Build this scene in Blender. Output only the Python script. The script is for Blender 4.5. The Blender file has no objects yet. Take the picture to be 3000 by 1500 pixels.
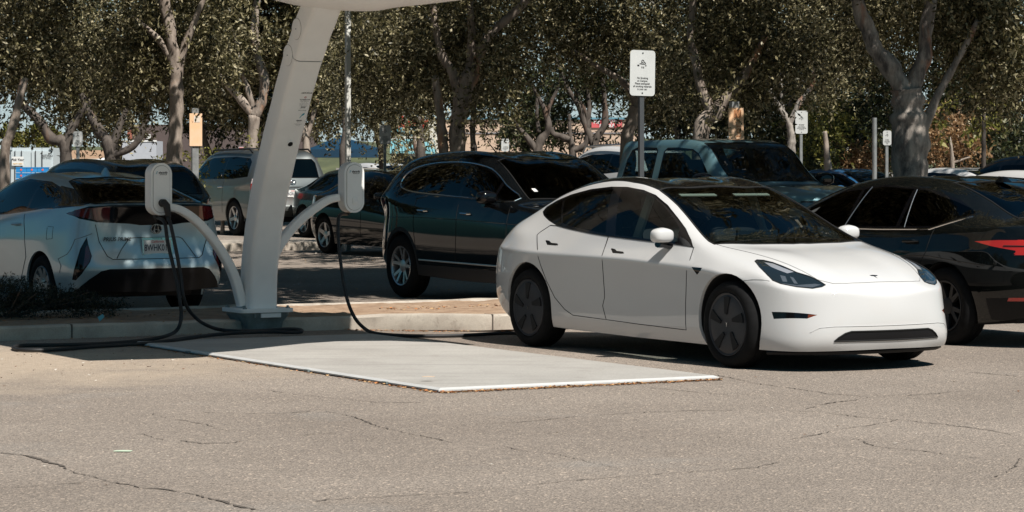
import bpy, bmesh, math, random
import numpy as np
from mathutils import Vector, Matrix, noise
from mathutils.bvhtree import BVHTree
random.seed(7); RNG = np.random.default_rng(7)
S = bpy.context.scene; COL = S.collection
F, H, Y0 = 8000.0, 1.56, 480.0           # focal length in photo pixels, eye height, horizon row
PI = math.pi
def gp(px, py, z=0.0):                   # pixel of a point known to lie at height z
    Y = F*(H-z)/(py-Y0); return Vector(((px-1500)*Y/F, Y, z))
def at(px, py, Y):                       # pixel of a point known to stand at distance Y
    return Vector(((px-1500)*Y/F, Y, H+(Y0-py)*Y/F))
def R(a): return math.radians(a)
# ---------------------------------------------------------------- objects
def tag(o, label=None, cat=None, group=None, kind=None):
    if label: o['label'] = label
    if cat: o['category'] = cat
    if group: o['group'] = group
    if kind: o['kind'] = kind
    return o
def empty(name, loc=(0,0,0), rz=0, parent=None):
    o = bpy.data.objects.new(name, None); COL.objects.link(o); o.location = loc; o.rotation_euler = (0,0,rz)
    o.empty_display_size = .2
    if parent: o.parent = parent
    return o
def link(name, me, mat=None, parent=None):
    o = bpy.data.objects.new(name, me); COL.objects.link(o)
    if mat is not None and len(me.materials) == 0:
        for m in (mat if isinstance(mat, (list, tuple)) else [mat]): me.materials.append(m)
    if parent: o.parent = parent
    return o
def build(name, bm, mat=None, parent=None, smooth=True, angle=35):
    me = bpy.data.meshes.new(name); bm.normal_update(); bm.to_mesh(me); bm.free()
    if smooth:
        me.polygons.foreach_set('use_smooth', [True]*len(me.polygons))
        if angle and hasattr(me, 'set_sharp_from_angle'): me.set_sharp_from_angle(angle=R(angle))
    return link(name, me, mat, parent)
def copy_tree(o, parent=None):
    c = o.copy(); COL.objects.link(c); c.parent = parent
    for ch in list(o.children): copy_tree(ch, c)
    return c
# ---------------------------------------------------------------- mesh helpers
def box(bm, c, s, rot=None, bev=0.0, mi=0):
    r = bmesh.ops.create_cube(bm, size=1.0); vs = r['verts']
    M = Matrix.Translation(c) @ (rot.to_4x4() if rot else Matrix.Identity(4)) @ Matrix.Diagonal((s[0],s[1],s[2],1))
    bmesh.ops.transform(bm, matrix=M, verts=vs)
    if bev > 0:
        es = list({e for v in vs for e in v.link_edges})
        rr = bmesh.ops.bevel(bm, geom=es, offset=bev, segments=2, profile=.6, affect='EDGES', clamp_overlap=True)
    if mi:
        for f in {f for v in vs if v.is_valid for f in v.link_faces}: f.material_index = mi
def frame_axes(d):
    d = d.normalized(); a = Vector((0,0,1)) if abs(d.z) < .95 else Vector((1,0,0))
    x = d.cross(a).normalized(); return x, d.cross(x).normalized()
def tube(bm, pts, rad, n=8, caps=True, mi=0, sx=1.0):
    pts = [Vector(p) for p in pts]; m = len(pts)
    if not hasattr(rad, '__len__'): rad = [rad]*m
    rings = []; px = None
    for i, p in enumerate(pts):
        d = pts[min(i+1, m-1)]-pts[max(i-1, 0)]
        if d.length < 1e-9: d = Vector((0,0,1))
        d.normalize()
        if px is None: px, py = frame_axes(d)
        else:
            px = (px-d*px.dot(d)).normalized(); py = d.cross(px)
        rings.append([bm.verts.new(p+(px*math.cos(2*PI*k/n)*sx+py*math.sin(2*PI*k/n))*rad[i]) for k in range(n)])
    for a, b in zip(rings, rings[1:]):
        for k in range(n):
            f = bm.faces.new((a[k], a[(k+1)%n], b[(k+1)%n], b[k])); f.smooth = True; f.material_index = mi
    if caps:
        for r in (rings[0][::-1], rings[-1]):
            f = bm.faces.new(r); f.material_index = mi
def lathe(bm, prof, M=None, n=32, mi=0, closed=False):
    """profile of (radius, height) turned about local Z"""
    M = M or Matrix.Identity(4); rings = []
    for r, h in prof:
        if r < 1e-6: rings.append([bm.verts.new(M @ Vector((0,0,h)))])
        else: rings.append([bm.verts.new(M @ Vector((r*math.cos(2*PI*k/n), r*math.sin(2*PI*k/n), h))) for k in range(n)])
    pr = list(zip(rings, rings[1:]))
    if closed: pr.append((rings[-1], rings[0]))
    for a, b in pr:
        for k in range(n):
            if len(a) == 1 and len(b) == 1: continue
            if len(a) == 1: f = bm.faces.new((a[0], b[k], b[(k+1)%n]))
            elif len(b) == 1: f = bm.faces.new((a[k], b[0], a[(k+1)%n]))
            else: f = bm.faces.new((a[k], b[k], b[(k+1)%n], a[(k+1)%n]))
            f.material_index = mi; f.smooth = True
def prism(bm, poly, M, t, mi=0, bev=0.0):
    """2D outline extruded by t along local Z (from 0 to t), placed by matrix M"""
    a = [bm.verts.new(M @ Vector((x, y, 0))) for x, y in poly]; b = [bm.verts.new(M @ Vector((x, y, t))) for x, y in poly]
    fs = [bm.faces.new(a[::-1]), bm.faces.new(b)]
    n = len(poly)
    for k in range(n): fs.append(bm.faces.new((a[k], a[(k+1)%n], b[(k+1)%n], b[k])))
    for f in fs: f.material_index = mi
    if bev:
        bmesh.ops.bevel(bm, geom=list({e for f in fs[:2] for e in f.edges}), offset=bev, segments=2, profile=.6, affect='EDGES', clamp_overlap=True)
def rrect(w, h, r, n=5):
    out = []
    for cx, cy, a0 in ((w/2-r, h/2-r, 0), (-w/2+r, h/2-r, 90), (-w/2+r, -h/2+r, 180), (w/2-r, -h/2+r, 270)):
        for k in range(n+1):
            a = R(a0+90*k/n); out.append((cx+r*math.cos(a), cy+r*math.sin(a)))
    return out
def spline(P, k=6, closed=False):
    """Catmull-Rom through points (tuples of any length)"""
    P = [np.array(p, float) for p in P]; n = len(P); out = []
    for i in range(n if closed else n-1):
        if closed: a, b, c, d = P[(i-1)%n], P[i], P[(i+1)%n], P[(i+2)%n]
        else: a, b, c, d = P[max(i-1,0)], P[i], P[i+1], P[min(i+2,n-1)]
        for j in range(k):
            t = j/k; out.append(tuple(.5*((2*b)+(-a+c)*t+(2*a-5*b+4*c-d)*t*t+(-a+3*b-3*c+d)*t**3)))
    if not closed: out.append(tuple(P[-1]))
    return out
FONT_CACHE = {}
def text_mesh(s, size, M, bm, mi=0, align='CENTER', bold=0.0, shear=0.0, space=1.0, squash=1.0):
    key = (s, bold, shear, space, align)
    if key not in FONT_CACHE:
        cu = bpy.data.curves.new('t', 'FONT'); cu.body = s; cu.size = 1; cu.align_x = align; cu.align_y = 'CENTER'
        cu.offset = bold; cu.shear = shear; cu.space_character = space; cu.resolution_u = 3
        ob = bpy.data.objects.new('t', cu); COL.objects.link(ob); dg = bpy.context.evaluated_depsgraph_get(); dg.update()
        me = bpy.data.meshes.new_from_object(ob.evaluated_get(dg)); bpy.data.objects.remove(ob); bpy.data.curves.remove(cu)
        FONT_CACHE[key] = ([tuple(v.co) for v in me.vertices], [tuple(p.vertices) for p in me.polygons]); bpy.data.meshes.remove(me)
    vs, fs = FONT_CACHE[key]
    nv = [bm.verts.new(M @ Vector((x*size*squash, y*size, 0))) for x, y, z in vs]
    for f in fs:
        try: g = bm.faces.new([nv[i] for i in f]); g.material_index = mi
        except ValueError: pass
# ---------------------------------------------------------------- materials
def newmat(name):
    m = bpy.data.materials.new(name); m.use_nodes = True; nt = m.node_tree; nt.nodes.clear(); return m, nt
def N(nt, t, **kw):
    n = nt.nodes.new(t)
    for k, v in kw.items():
        if k.startswith('_'): setattr(n, k[1:], v)
        else:
            try: n.inputs[k].default_value = v
            except Exception: n.inputs[int(k[1:])].default_value = v
    return n
def pmat(name, col, rough=.5, metal=0.0, var=0.0, vscale=6.0, bump=0.0, bscale=60.0, coat=0.0, spec=.5, col2=None, trans=0.0, coords='Object', emit=None):
    m, nt = newmat(name); out = N(nt, 'ShaderNodeOutputMaterial'); b = N(nt, 'ShaderNodeBsdfPrincipled')
    nt.links.new(b.outputs[0], out.inputs[0])
    b.inputs['Base Color'].default_value = (*col, 1); b.inputs['Roughness'].default_value = rough; b.inputs['Metallic'].default_value = metal
    b.inputs['Specular IOR Level'].default_value = spec; b.inputs['Coat Weight'].default_value = coat; b.inputs['Coat Roughness'].default_value = .03
    b.inputs['Transmission Weight'].default_value = trans
    tc = N(nt, 'ShaderNodeTexCoord')
    if var or col2:
        nz = N(nt, 'ShaderNodeTexNoise', Scale=vscale, Detail=6.0, Roughness=.6); nt.links.new(tc.outputs[coords], nz.inputs['Vector'])
        cr = N(nt, 'ShaderNodeValToRGB'); c2 = col2 or tuple(c*(1-var) for c in col)
        c1 = col if col2 else tuple(min(1, c*(1+var)) for c in col)
        cr.color_ramp.elements[0].color = (*c2, 1); cr.color_ramp.elements[1].color = (*c1, 1)
        cr.color_ramp.elements[0].position = .35; cr.color_ramp.elements[1].position = .65
        nt.links.new(nz.outputs[0], cr.inputs[0]); nt.links.new(cr.outputs[0], b.inputs['Base Color'])
    if bump:
        nb = N(nt, 'ShaderNodeTexNoise', Scale=bscale, Detail=5.0); nt.links.new(tc.outputs[coords], nb.inputs['Vector'])
        bp = N(nt, 'ShaderNodeBump', Strength=bump, Distance=.02); nt.links.new(nb.outputs[0], bp.inputs['Height']); nt.links.new(bp.outputs[0], b.inputs['Normal'])
    return m
def glassmat(name, tint, refl=1.45, rough=0.0):
    m, nt = newmat(name); out = N(nt, 'ShaderNodeOutputMaterial'); t = N(nt, 'ShaderNodeBsdfTransparent', Color=(*tint, 1))
    g = N(nt, 'ShaderNodeBsdfGlossy', Color=(1,1,1,1), Roughness=rough); fr = N(nt, 'ShaderNodeFresnel', IOR=refl); mx = N(nt, 'ShaderNodeMixShader')
    nt.links.new(fr.outputs[0], mx.inputs[0]); nt.links.new(t.outputs[0], mx.inputs[1]); nt.links.new(g.outputs[0], mx.inputs[2]); nt.links.new(mx.outputs[0], out.inputs[0])
    return m
def paint(name, col, rough=.28, flake=0.0, metal=0.0, dust=0.12):
    m, nt = newmat(name); out = N(nt, 'ShaderNodeOutputMaterial'); b = N(nt, 'ShaderNodeBsdfPrincipled'); nt.links.new(b.outputs[0], out.inputs[0])
    b.inputs['Roughness'].default_value = rough; b.inputs['Metallic'].default_value = metal; b.inputs['Coat Weight'].default_value = 1.0; b.inputs['Coat Roughness'].default_value = .04; b.inputs['Specular IOR Level'].default_value = .5 if metal else .0
    tc = N(nt, 'ShaderNodeTexCoord'); nz = N(nt, 'ShaderNodeTexNoise', Scale=2.2, Detail=7.0, Roughness=.65); nt.links.new(tc.outputs['Object'], nz.inputs['Vector'])
    mr = N(nt, 'ShaderNodeMapRange'); mr.inputs['From Min'].default_value = .4; mr.inputs['From Max'].default_value = .75; mr.inputs['To Max'].default_value = dust
    nt.links.new(nz.outputs[0], mr.inputs[0])
    mx = N(nt, 'ShaderNodeMix', _data_type='RGBA'); mx.inputs[6].default_value = (*col, 1); mx.inputs[7].default_value = (.30,.27,.23,1)
    nt.links.new(mr.outputs[0], mx.inputs[0]); nt.links.new(mx.outputs[2], b.inputs['Base Color'])
    mr2 = N(nt, 'ShaderNodeMapRange'); mr2.inputs['To Min'].default_value = .03; mr2.inputs['To Max'].default_value = .03+dust*.5
    nt.links.new(nz.outputs[0], mr2.inputs[0]); nt.links.new(mr2.outputs[0], b.inputs['Coat Roughness'])
    return m
M = {}
M['white'] = paint('white_paint', (.55,.545,.54), .22, dust=.03)
M['silver'] = paint('silver_paint', (.44,.56,.60), .32, metal=.45, dust=.10)
M['black'] = paint('black_paint', (.003,.004,.005), .2, dust=.010)
M['black_dusty'] = paint('dusty_black_paint', (.003,.004,.004), .25, dust=.018)
M['grey_blue'] = paint('grey_blue_paint', (.13,.25,.28), .3, metal=.4, dust=.08)
M['dark_teal'] = paint('dark_grey_paint', (.012,.03,.036), .25, metal=.3, dust=.02)
M['champagne'] = paint('champagne_paint', (.22,.235,.23), .42, metal=.85, dust=.02)
M['blue'] = paint('blue_paint', (.02,.12,.28), .3, metal=.3)
M['glass'] = glassmat('tinted_glass', (.42,.50,.50), 1.42)
M['glass_dark'] = glassmat('privacy_glass', (.02,.028,.03), 1.42)
M['glass_clear'] = glassmat('clear_glass', (.42,.47,.46), 1.45)
M['roofglass'] = pmat('roof_glass', (.006,.007,.008), .05, coat=1)
M['trim'] = pmat('black_trim', (.006,.006,.007), .5, spec=.25)
M['gloss_black'] = pmat('gloss_black', (.004,.004,.005), .08)
M['rubber'] = pmat('tyre_rubber', (.006,.006,.0065), .85, var=.3, vscale=20, spec=.2)
M['seam'] = pmat('panel_gap', (.006,.006,.006), .9)
M['chrome'] = pmat('chrome', (.75,.76,.77), .12, metal=1)
M['alloy'] = pmat('alloy', (.45,.46,.47), .3, metal=.9)
M['alloy_dark'] = pmat('dark_wheel_cover', (.034,.034,.038), .5, spec=.3)
M['under'] = pmat('underbody', (.008,.008,.009), .9)
M['cladding'] = pmat('grey_cladding', (.010,.011,.013), .6, spec=.25)
M['red'] = pmat('red_lens', (.45,.02,.012), .12, coat=1)
M['red_dark'] = pmat('dark_red_lens', (.09,.008,.01), .1, coat=1)
M['amber'] = pmat('amber_lens', (.6,.16,.02), .15, coat=1)
M['lens'] = pmat('headlight_lens', (.012,.018,.022), .06, coat=1)
M['seat'] = pmat('black_upholstery', (.02,.02,.022), .7)
M['cream'] = pmat('cream_trim', (.62,.60,.50), .7)
M['plate'] = pmat('plate_white', (.72,.72,.70), .5)
M['ink'] = pmat('dark_ink', (.015,.02,.05), .6)
M['ink_black'] = pmat('black_ink', (.012,.012,.014), .6)
M['ink_red'] = pmat('red_ink', (.55,.03,.03), .6)
M['ink_teal'] = pmat('teal_ink', (.02,.30,.38), .6)
# ---------------------------------------------------------------- car bodies
def interp(tab, x):
    tab = sorted(tab); 
    if x <= tab[0][0]: return tab[0][1]
    for (a, va), (b, vb) in zip(tab, tab[1:]):
        if x <= b: return va+(vb-va)*(x-a)/(b-a)
    return tab[-1][1]
def body_mesh(spec, level=3, iters=6):
    T = spec['top']; n = len(T)-1; V = []; idx = {}
    def add(key, x, y, z):
        idx[key+(1,)] = len(V); V.append((x, y, z))
        if abs(y) < 1e-6: idx[key+(-1,)] = idx[key+(1,)]
        else: idx[key+(-1,)] = len(V); V.append((x, -y, z))
    for j, (xc, zc, xr, yr, zr, xb, yb, zb) in enumerate(T):
        add(('t', j, 0), xc, 0, zc); add(('t', j, 1), xc+(xr-xc)*.28, yr*.52, zc-(zc-zr)*.24)
        add(('t', j, 2), xr, yr, zr); add(('t', j, 3), xb, yb, zb)
    loops = [[('t',0,0),('t',0,1),('t',0,2)]+[('t',j,3) for j in range(n+1)]+[('t',n,2),('t',n,1),('t',n,0)]]
    for k, L in enumerate(spec['lev']):
        lp = []; xf, xr_ = L['xf'], L['xr']
        zf, zfc = interp(L['z'], xf), L.get('zf', interp(L['z'], xf)); zr, zrc = interp(L['z'], xr_), L.get('zr', interp(L['z'], xr_))
        for q, (x, y) in enumerate(L['front']):
            add(('f', k, q), x, y, zfc+(zf-zfc)*(q/3)); lp.append(('f', k, q))
        for j in range(n+1):
            x = xf if j == 0 else xr_ if j == n else T[j][5]
            add(('s', k, j), x, interp(L['y'], x), interp(L['z'], x)); lp.append(('s', k, j))
        for q in (2, 1, 0):
            x, y = L['rear'][q]; add(('r', k, q), x, y, zrc+(zr-zrc)*(q/3)); lp.append(('r', k, q))
        loops.append(lp)
    faces = []
    for sg in (1, -1):
        def Q(a, b, c, d):
            q = [idx[a+(sg,)], idx[b+(sg,)], idx[c+(sg,)], idx[d+(sg,)]]
            faces.append(q if sg == 1 else q[::-1])
        for j in range(n):
            for i in range(3): Q(('t',j,i), ('t',j,i+1), ('t',j+1,i+1), ('t',j+1,i))
        for A, B in zip(loops, loops[1:]):
            for i in range(len(A)-1): Q(A[i], B[i], B[i+1], A[i+1])
    T0 = np.array(V, float); P = T0.copy()
    me = bpy.data.meshes.new('cage'); me.from_pydata([tuple(p) for p in P], [], faces); me.update()
    cr = me.attributes.new('crease_edge', 'FLOAT', 'EDGE') if 'crease_edge' not in me.attributes else me.attributes['crease_edge']
    cm = {}
    for sg in (1, -1):
        for j in range(n):
            c = spec.get('crease', {}).get(j, .35)
            cm[tuple(sorted((idx[('t',j,3,sg)], idx[('t',j+1,3,sg)])))] = c
            cs = spec.get('shoulder_crease', 0)
            if cs: cm[tuple(sorted((idx[('s',0,j,sg)], idx[('s',0,j+1,sg)])))] = cs
        for a, b, c in spec.get('crease_edges', []):
            cm[tuple(sorted((idx[a+(sg,)], idx[b+(sg,)])))] = c
    for e in me.edges:
        k = tuple(sorted(e.vertices)); 
        if k in cm: cr.data[e.index].value = cm[k]
    ob = bpy.data.objects.new('cage', me); COL.objects.link(ob); md = ob.modifiers.new('s', 'SUBSURF'); md.levels = 2; md.render_levels = 2
    nV = len(V)
    for it in range(iters):
        dg = bpy.context.evaluated_depsgraph_get(); dg.update(); ev = ob.evaluated_get(dg).data
        co = np.empty(len(ev.vertices)*3); ev.vertices.foreach_get('co', co); co = co.reshape(-1, 3)[:nV]
        P = P+(T0-co)*.9; me.vertices.foreach_set('co', P.ravel()); me.update()
    md.levels = level
    dg = bpy.context.evaluated_depsgraph_get(); dg.update()
    out = bpy.data.meshes.new_from_object(ob.evaluated_get(dg)); bpy.data.objects.remove(ob)
    bm = bmesh.new(); bm.from_mesh(out); bpy.data.meshes.remove(out)
    bm.normal_update()
    up = sum(f.normal.z*f.calc_area() for f in bm.faces)
    if up < 0: bmesh.ops.reverse_faces(bm, faces=bm.faces[:])
    bmesh.ops.triangulate(bm, faces=bm.faces[:]); bm.normal_update()
    return bm
def inside(poly, x, y):
    c = False; n = len(poly); j = n-1
    for i in range(n):
        xi, yi = poly[i]; xj, yj = poly[j]
        if (yi > y) != (yj > y) and x < (xj-xi)*(y-yi)/(yj-yi)+xi: c = not c
        j = i
    return c
class Car:
    """one car: the painted shell is cut along real outlines into panels, panes, lamps"""
    def __init__(s, name, spec, loc, yaw, label, cat, mat, level=3, group=None, z=0.0):
        s.root = empty(name, (loc[0], loc[1], z), yaw); tag(s.root, label, cat, group)
        s.spec = spec; s.mat = mat; s.bm = body_mesh(spec, level); s.M = Matrix.Translation((loc[0], loc[1], z)) @ Matrix.Rotation(yaw, 4, 'Z'); s.Mi = s.M.inverted()
        bm = s.bm; s.nl = bm.verts.layers.float_vector.new('nrm'); s.tl = bm.faces.layers.int.new('part')
        for v in bm.verts: v[s.nl] = v.normal.copy()
        s.bvh = BVHTree.FromBMesh(bm); s.ntag = 0; s.parts = []
        s.cam = s.Mi @ Vector((0, 0, H))
    def hit_px(s, px, py):
        d = (s.Mi.to_3x3() @ Vector(((px-1500)/F, 1, (Y0-py)/F))).normalized()
        h, n, i, dist = s.bvh.ray_cast(s.cam, d)
        if h is None: 
            h, n, i, dist = s.bvh.find_nearest(s.cam+d*((Vector((0,0,.7))-s.cam).dot(d)))
        return h, n
    def axes(s, view):
        """view: 'side' (y axis), 'top', 'x' or a Vector direction; returns u, v, w (w = projection axis)"""
        if view == 'side': return Vector((1,0,0)), Vector((0,0,1)), Vector((0,1,0))
        if view == 'top': return Vector((1,0,0)), Vector((0,1,0)), Vector((0,0,1))
        if view == 'x': return Vector((0,1,0)), Vector((0,0,1)), Vector((1,0,0))
        w = Vector(view).normalized(); u = Vector((0,0,1)).cross(w).normalized(); return u, w.cross(u).normalized(), w
    def from_px(s, pts, view):
        u, v, w = s.axes(view); out = []
        for p in pts:
            h, n = s.hit_px(*p); out.append((h.dot(u), h.dot(v)))
        return out
    def cut(s, poly, view, sign=1, name='panel', mat=None, mirror=False, keep=True, minz=None, nz=0.12, only=None, seal=0.0, sealmat=None, lab=None, within=None):
        """cut outline (u,v in the view's plane) out of the shell on the side facing sign*w; mirrored in y on demand"""
        res = []
        for m in ((1, -1) if mirror else (1,)):
            u, v, w = s.axes(view); w = w*sign
            if m == -1: u, v, w = [Vector((a.x, -a.y, a.z)) for a in (u, v, w)]
            s.ntag += 1; t = s.ntag; bm = s.bm
            x0 = min(p[0] for p in poly)-.002; x1 = max(p[0] for p in poly)+.002; y0 = min(p[1] for p in poly)-.002; y1 = max(p[1] for p in poly)+.002
            cand = []
            for f in bm.faces:
                if f.normal.dot(w) < nz: continue
                if only is not None and f[s.tl] not in only: continue
                us = [q.co.dot(u) for q in f.verts]
                if max(us) < x0 or min(us) > x1: continue
                vs = [q.co.dot(v) for q in f.verts]
                if max(vs) < y0 or min(vs) > y1: continue
                if within and not within(f.calc_center_median()): continue
                cand.append(f)
            n = len(poly)
            for i in range(n):
                a, b = poly[i], poly[(i+1)%n]
                if (a[0]-b[0])**2+(a[1]-b[1])**2 < 1e-9: continue
                bx0, bx1 = min(a[0],b[0])-.001, max(a[0],b[0])+.001; by0, by1 = min(a[1],b[1])-.001, max(a[1],b[1])+.001
                sub, rest = [], []
                for f in cand:
                    us = [q.co.dot(u) for q in f.verts]; vs = [q.co.dot(v) for q in f.verts]
                    (sub if max(us) > bx0 and min(us) < bx1 and max(vs) > by0 and min(vs) < by1 else rest).append(f)
                if not sub: continue
                es = {e for f in sub for e in f.edges}; vv = {q for f in sub for q in f.verts}
                co = u*a[0]+v*a[1]; sd = u*(b[0]-a[0])+v*(b[1]-a[1]); no = sd.cross(w)
                r = bmesh.ops.bisect_plane(bm, geom=sub+list(es)+list(vv), dist=1e-5, plane_co=co, plane_no=no.normalized())
                cand = rest+[g for g in r['geom'] if isinstance(g, bmesh.types.BMFace)]
            for f in cand:
                c = f.calc_center_median()
                if inside(poly, c.dot(u), c.dot(v)): f[s.tl] = t
            res.append(t)
            s.parts.append(dict(t=t, name=name, mat=mat or s.mat, keep=keep, lab=lab, m=m, parent=None, poly=poly, uvw=(u, v, w)))
            if seal: s.parts[-1]['seal'] = (seal, sealmat or M['seam'])
        return res
    def outline3d(s, poly, u, v, w, closed=True, lift=.0015, step=.05):
        out = []; n = len(poly)
        for i in range(n if closed else n-1):
            a, b = poly[i], poly[(i+1)%n]; k = max(1, int(math.hypot(a[0]-b[0], a[1]-b[1])/step))
            for j in range(k):
                x, y = a[0]+(b[0]-a[0])*j/k, a[1]+(b[1]-a[1])*j/k
                h, nn, i_, d = s.bvh.ray_cast(u*x+v*y+w*5, -w)
                if h is None: h, nn, i_, d = s.bvh.find_nearest(u*x+v*y+w*.9)
                out.append(h+nn*lift)
        if not closed:
            x, y = poly[-1]; h, nn, i_, d = s.bvh.ray_cast(u*x+v*y+w*5, -w)
            if h is not None: out.append(h+nn*lift)
        elif out: out.append(out[0])
        return out
    def line(s, poly, view, sign=1, r=.003, mat=None, name='trim_line', mirror=True, lift=.001, parent=None, closed=False, n=6, sx=1.0):
        obs = []
        for m in ((1, -1) if mirror else (1,)):
            u, v, w = s.axes(view); w = w*sign
            if m == -1: u, v, w = [Vector((a.x, -a.y, a.z)) for a in (u, v, w)]
            pts = s.outline3d(poly, u, v, w, closed, lift); bm = bmesh.new(); tube(bm, pts, r, n, sx=sx)
            obs.append(build(name, bm, mat or M['seam'], parent or s.root))
        return obs
    def on_surface(s, px, py):
        h, n = s.hit_px(px, py); return h, n
    def wheel_wells(s, xs, r, zc, cladding=None, cw=.055, flat=False):
        s.arch_r = r; s.zb = min(p[1] for p in s.spec['lev'][-1]['z'])+.01
        for x in xs:
            poly = [(x+r*math.cos(2*PI*k/40), zc+r*math.sin(2*PI*k/40)) for k in range(40)]
            if cladding:
                R2 = r+cw; p2 = [(x+R2*math.cos(2*PI*k/40), zc+R2*math.sin(2*PI*k/40)) for k in range(40)]
                s.cut(p2, 'side', 1, 'wheel_arch_cladding', cladding, mirror=True)
            s.cut(poly, 'side', 1, 'hole', None, mirror=True, keep=False, nz=.05)
            for m in (1, -1):
                bm = bmesh.new(); ring = []
                for k in range(33):
                    zb = s.zb; a0 = -math.asin(min(.9, (zc-zb-.01)/r)); a = a0+(PI-2*a0)*k/32; px, pz = x+r*math.cos(a), zc+r*math.sin(a)
                    h, nn, i_, d = s.bvh.ray_cast(Vector((px, 5*m, pz)), Vector((0,-m,0)))
                    yo = abs(h.y) if h is not None else s.ylast if hasattr(s, 'ylast') else .85
                    if h is not None: s.ylast = yo
                    ring.append((px, pz, yo))
                prev = None
                for px, pz, yo in ring:
                    q = [bm.verts.new((x+(px-x)*1.0, m*(yo-.001), zc+(pz-zc))), bm.verts.new((x+(px-x)*.985, m*(yo-.02), zc+(pz-zc)*.99)), bm.verts.new((x+(px-x)*1.03, m*(yo-.09), zc+(pz-zc)*1.03)), bm.verts.new((x+(px-x)*1.02, m*.42, zc+(pz-zc)*1.02)), bm.verts.new((x, m*.42, zc))]
                    if prev:
                        for i in range(4):
                            bm.faces.new((prev[i], q[i], q[i+1], prev[i+1])).material_index = 0 if i == 0 else 1
                    prev = q
                bmesh.ops.recalc_face_normals(bm, faces=bm.faces[:])
                build('wheel_well', bm, [cladding or s.mat, M['under']], s.root)
    def finish(s, extra_under=True):
        bm = s.bm; parts = {0: dict(name='body', mat=s.mat, keep=True, lab=None)}
        for p in s.parts: parts[p['t']] = p
        s.obj = {}
        groups = {}
        for f in bm.faces: groups.setdefault(f[s.tl], []).append(f)
        for t, fs in groups.items():
            p = parts[t]
            if not p['keep']: continue
            vm = {}; vs = []; ns = []; fl = []
            for f in fs:
                q = []
                for v in f.verts:
                    if v not in vm: vm[v] = len(vs); vs.append(tuple(v.co)); ns.append(tuple(Vector(v[s.nl]).normalized()))
                    q.append(vm[v])
                fl.append(q)
            me = bpy.data.meshes.new(p['name']); me.from_pydata(vs, [], fl); me.update()
            me.polygons.foreach_set('use_smooth', [True]*len(me.polygons)); me.normals_split_custom_set_from_vertices(ns)
            par = s.root
            if p.get('parent') and p['parent'] in s.obj: par = s.obj[p['parent']]
            o = link(p['name'], me, p['mat'], par); s.obj[t] = o
            if p.get('lab'): o['label'] = p['lab']
            if p.get('seal'):
                r, sm = p['seal']; u, v, w = p['uvw']; pts = s.outline3d(p['poly'], u, v, w); b2 = bmesh.new(); tube(b2, pts, r, 6, caps=False)
                build('seal', b2, sm, o)
        bm.free()
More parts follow.
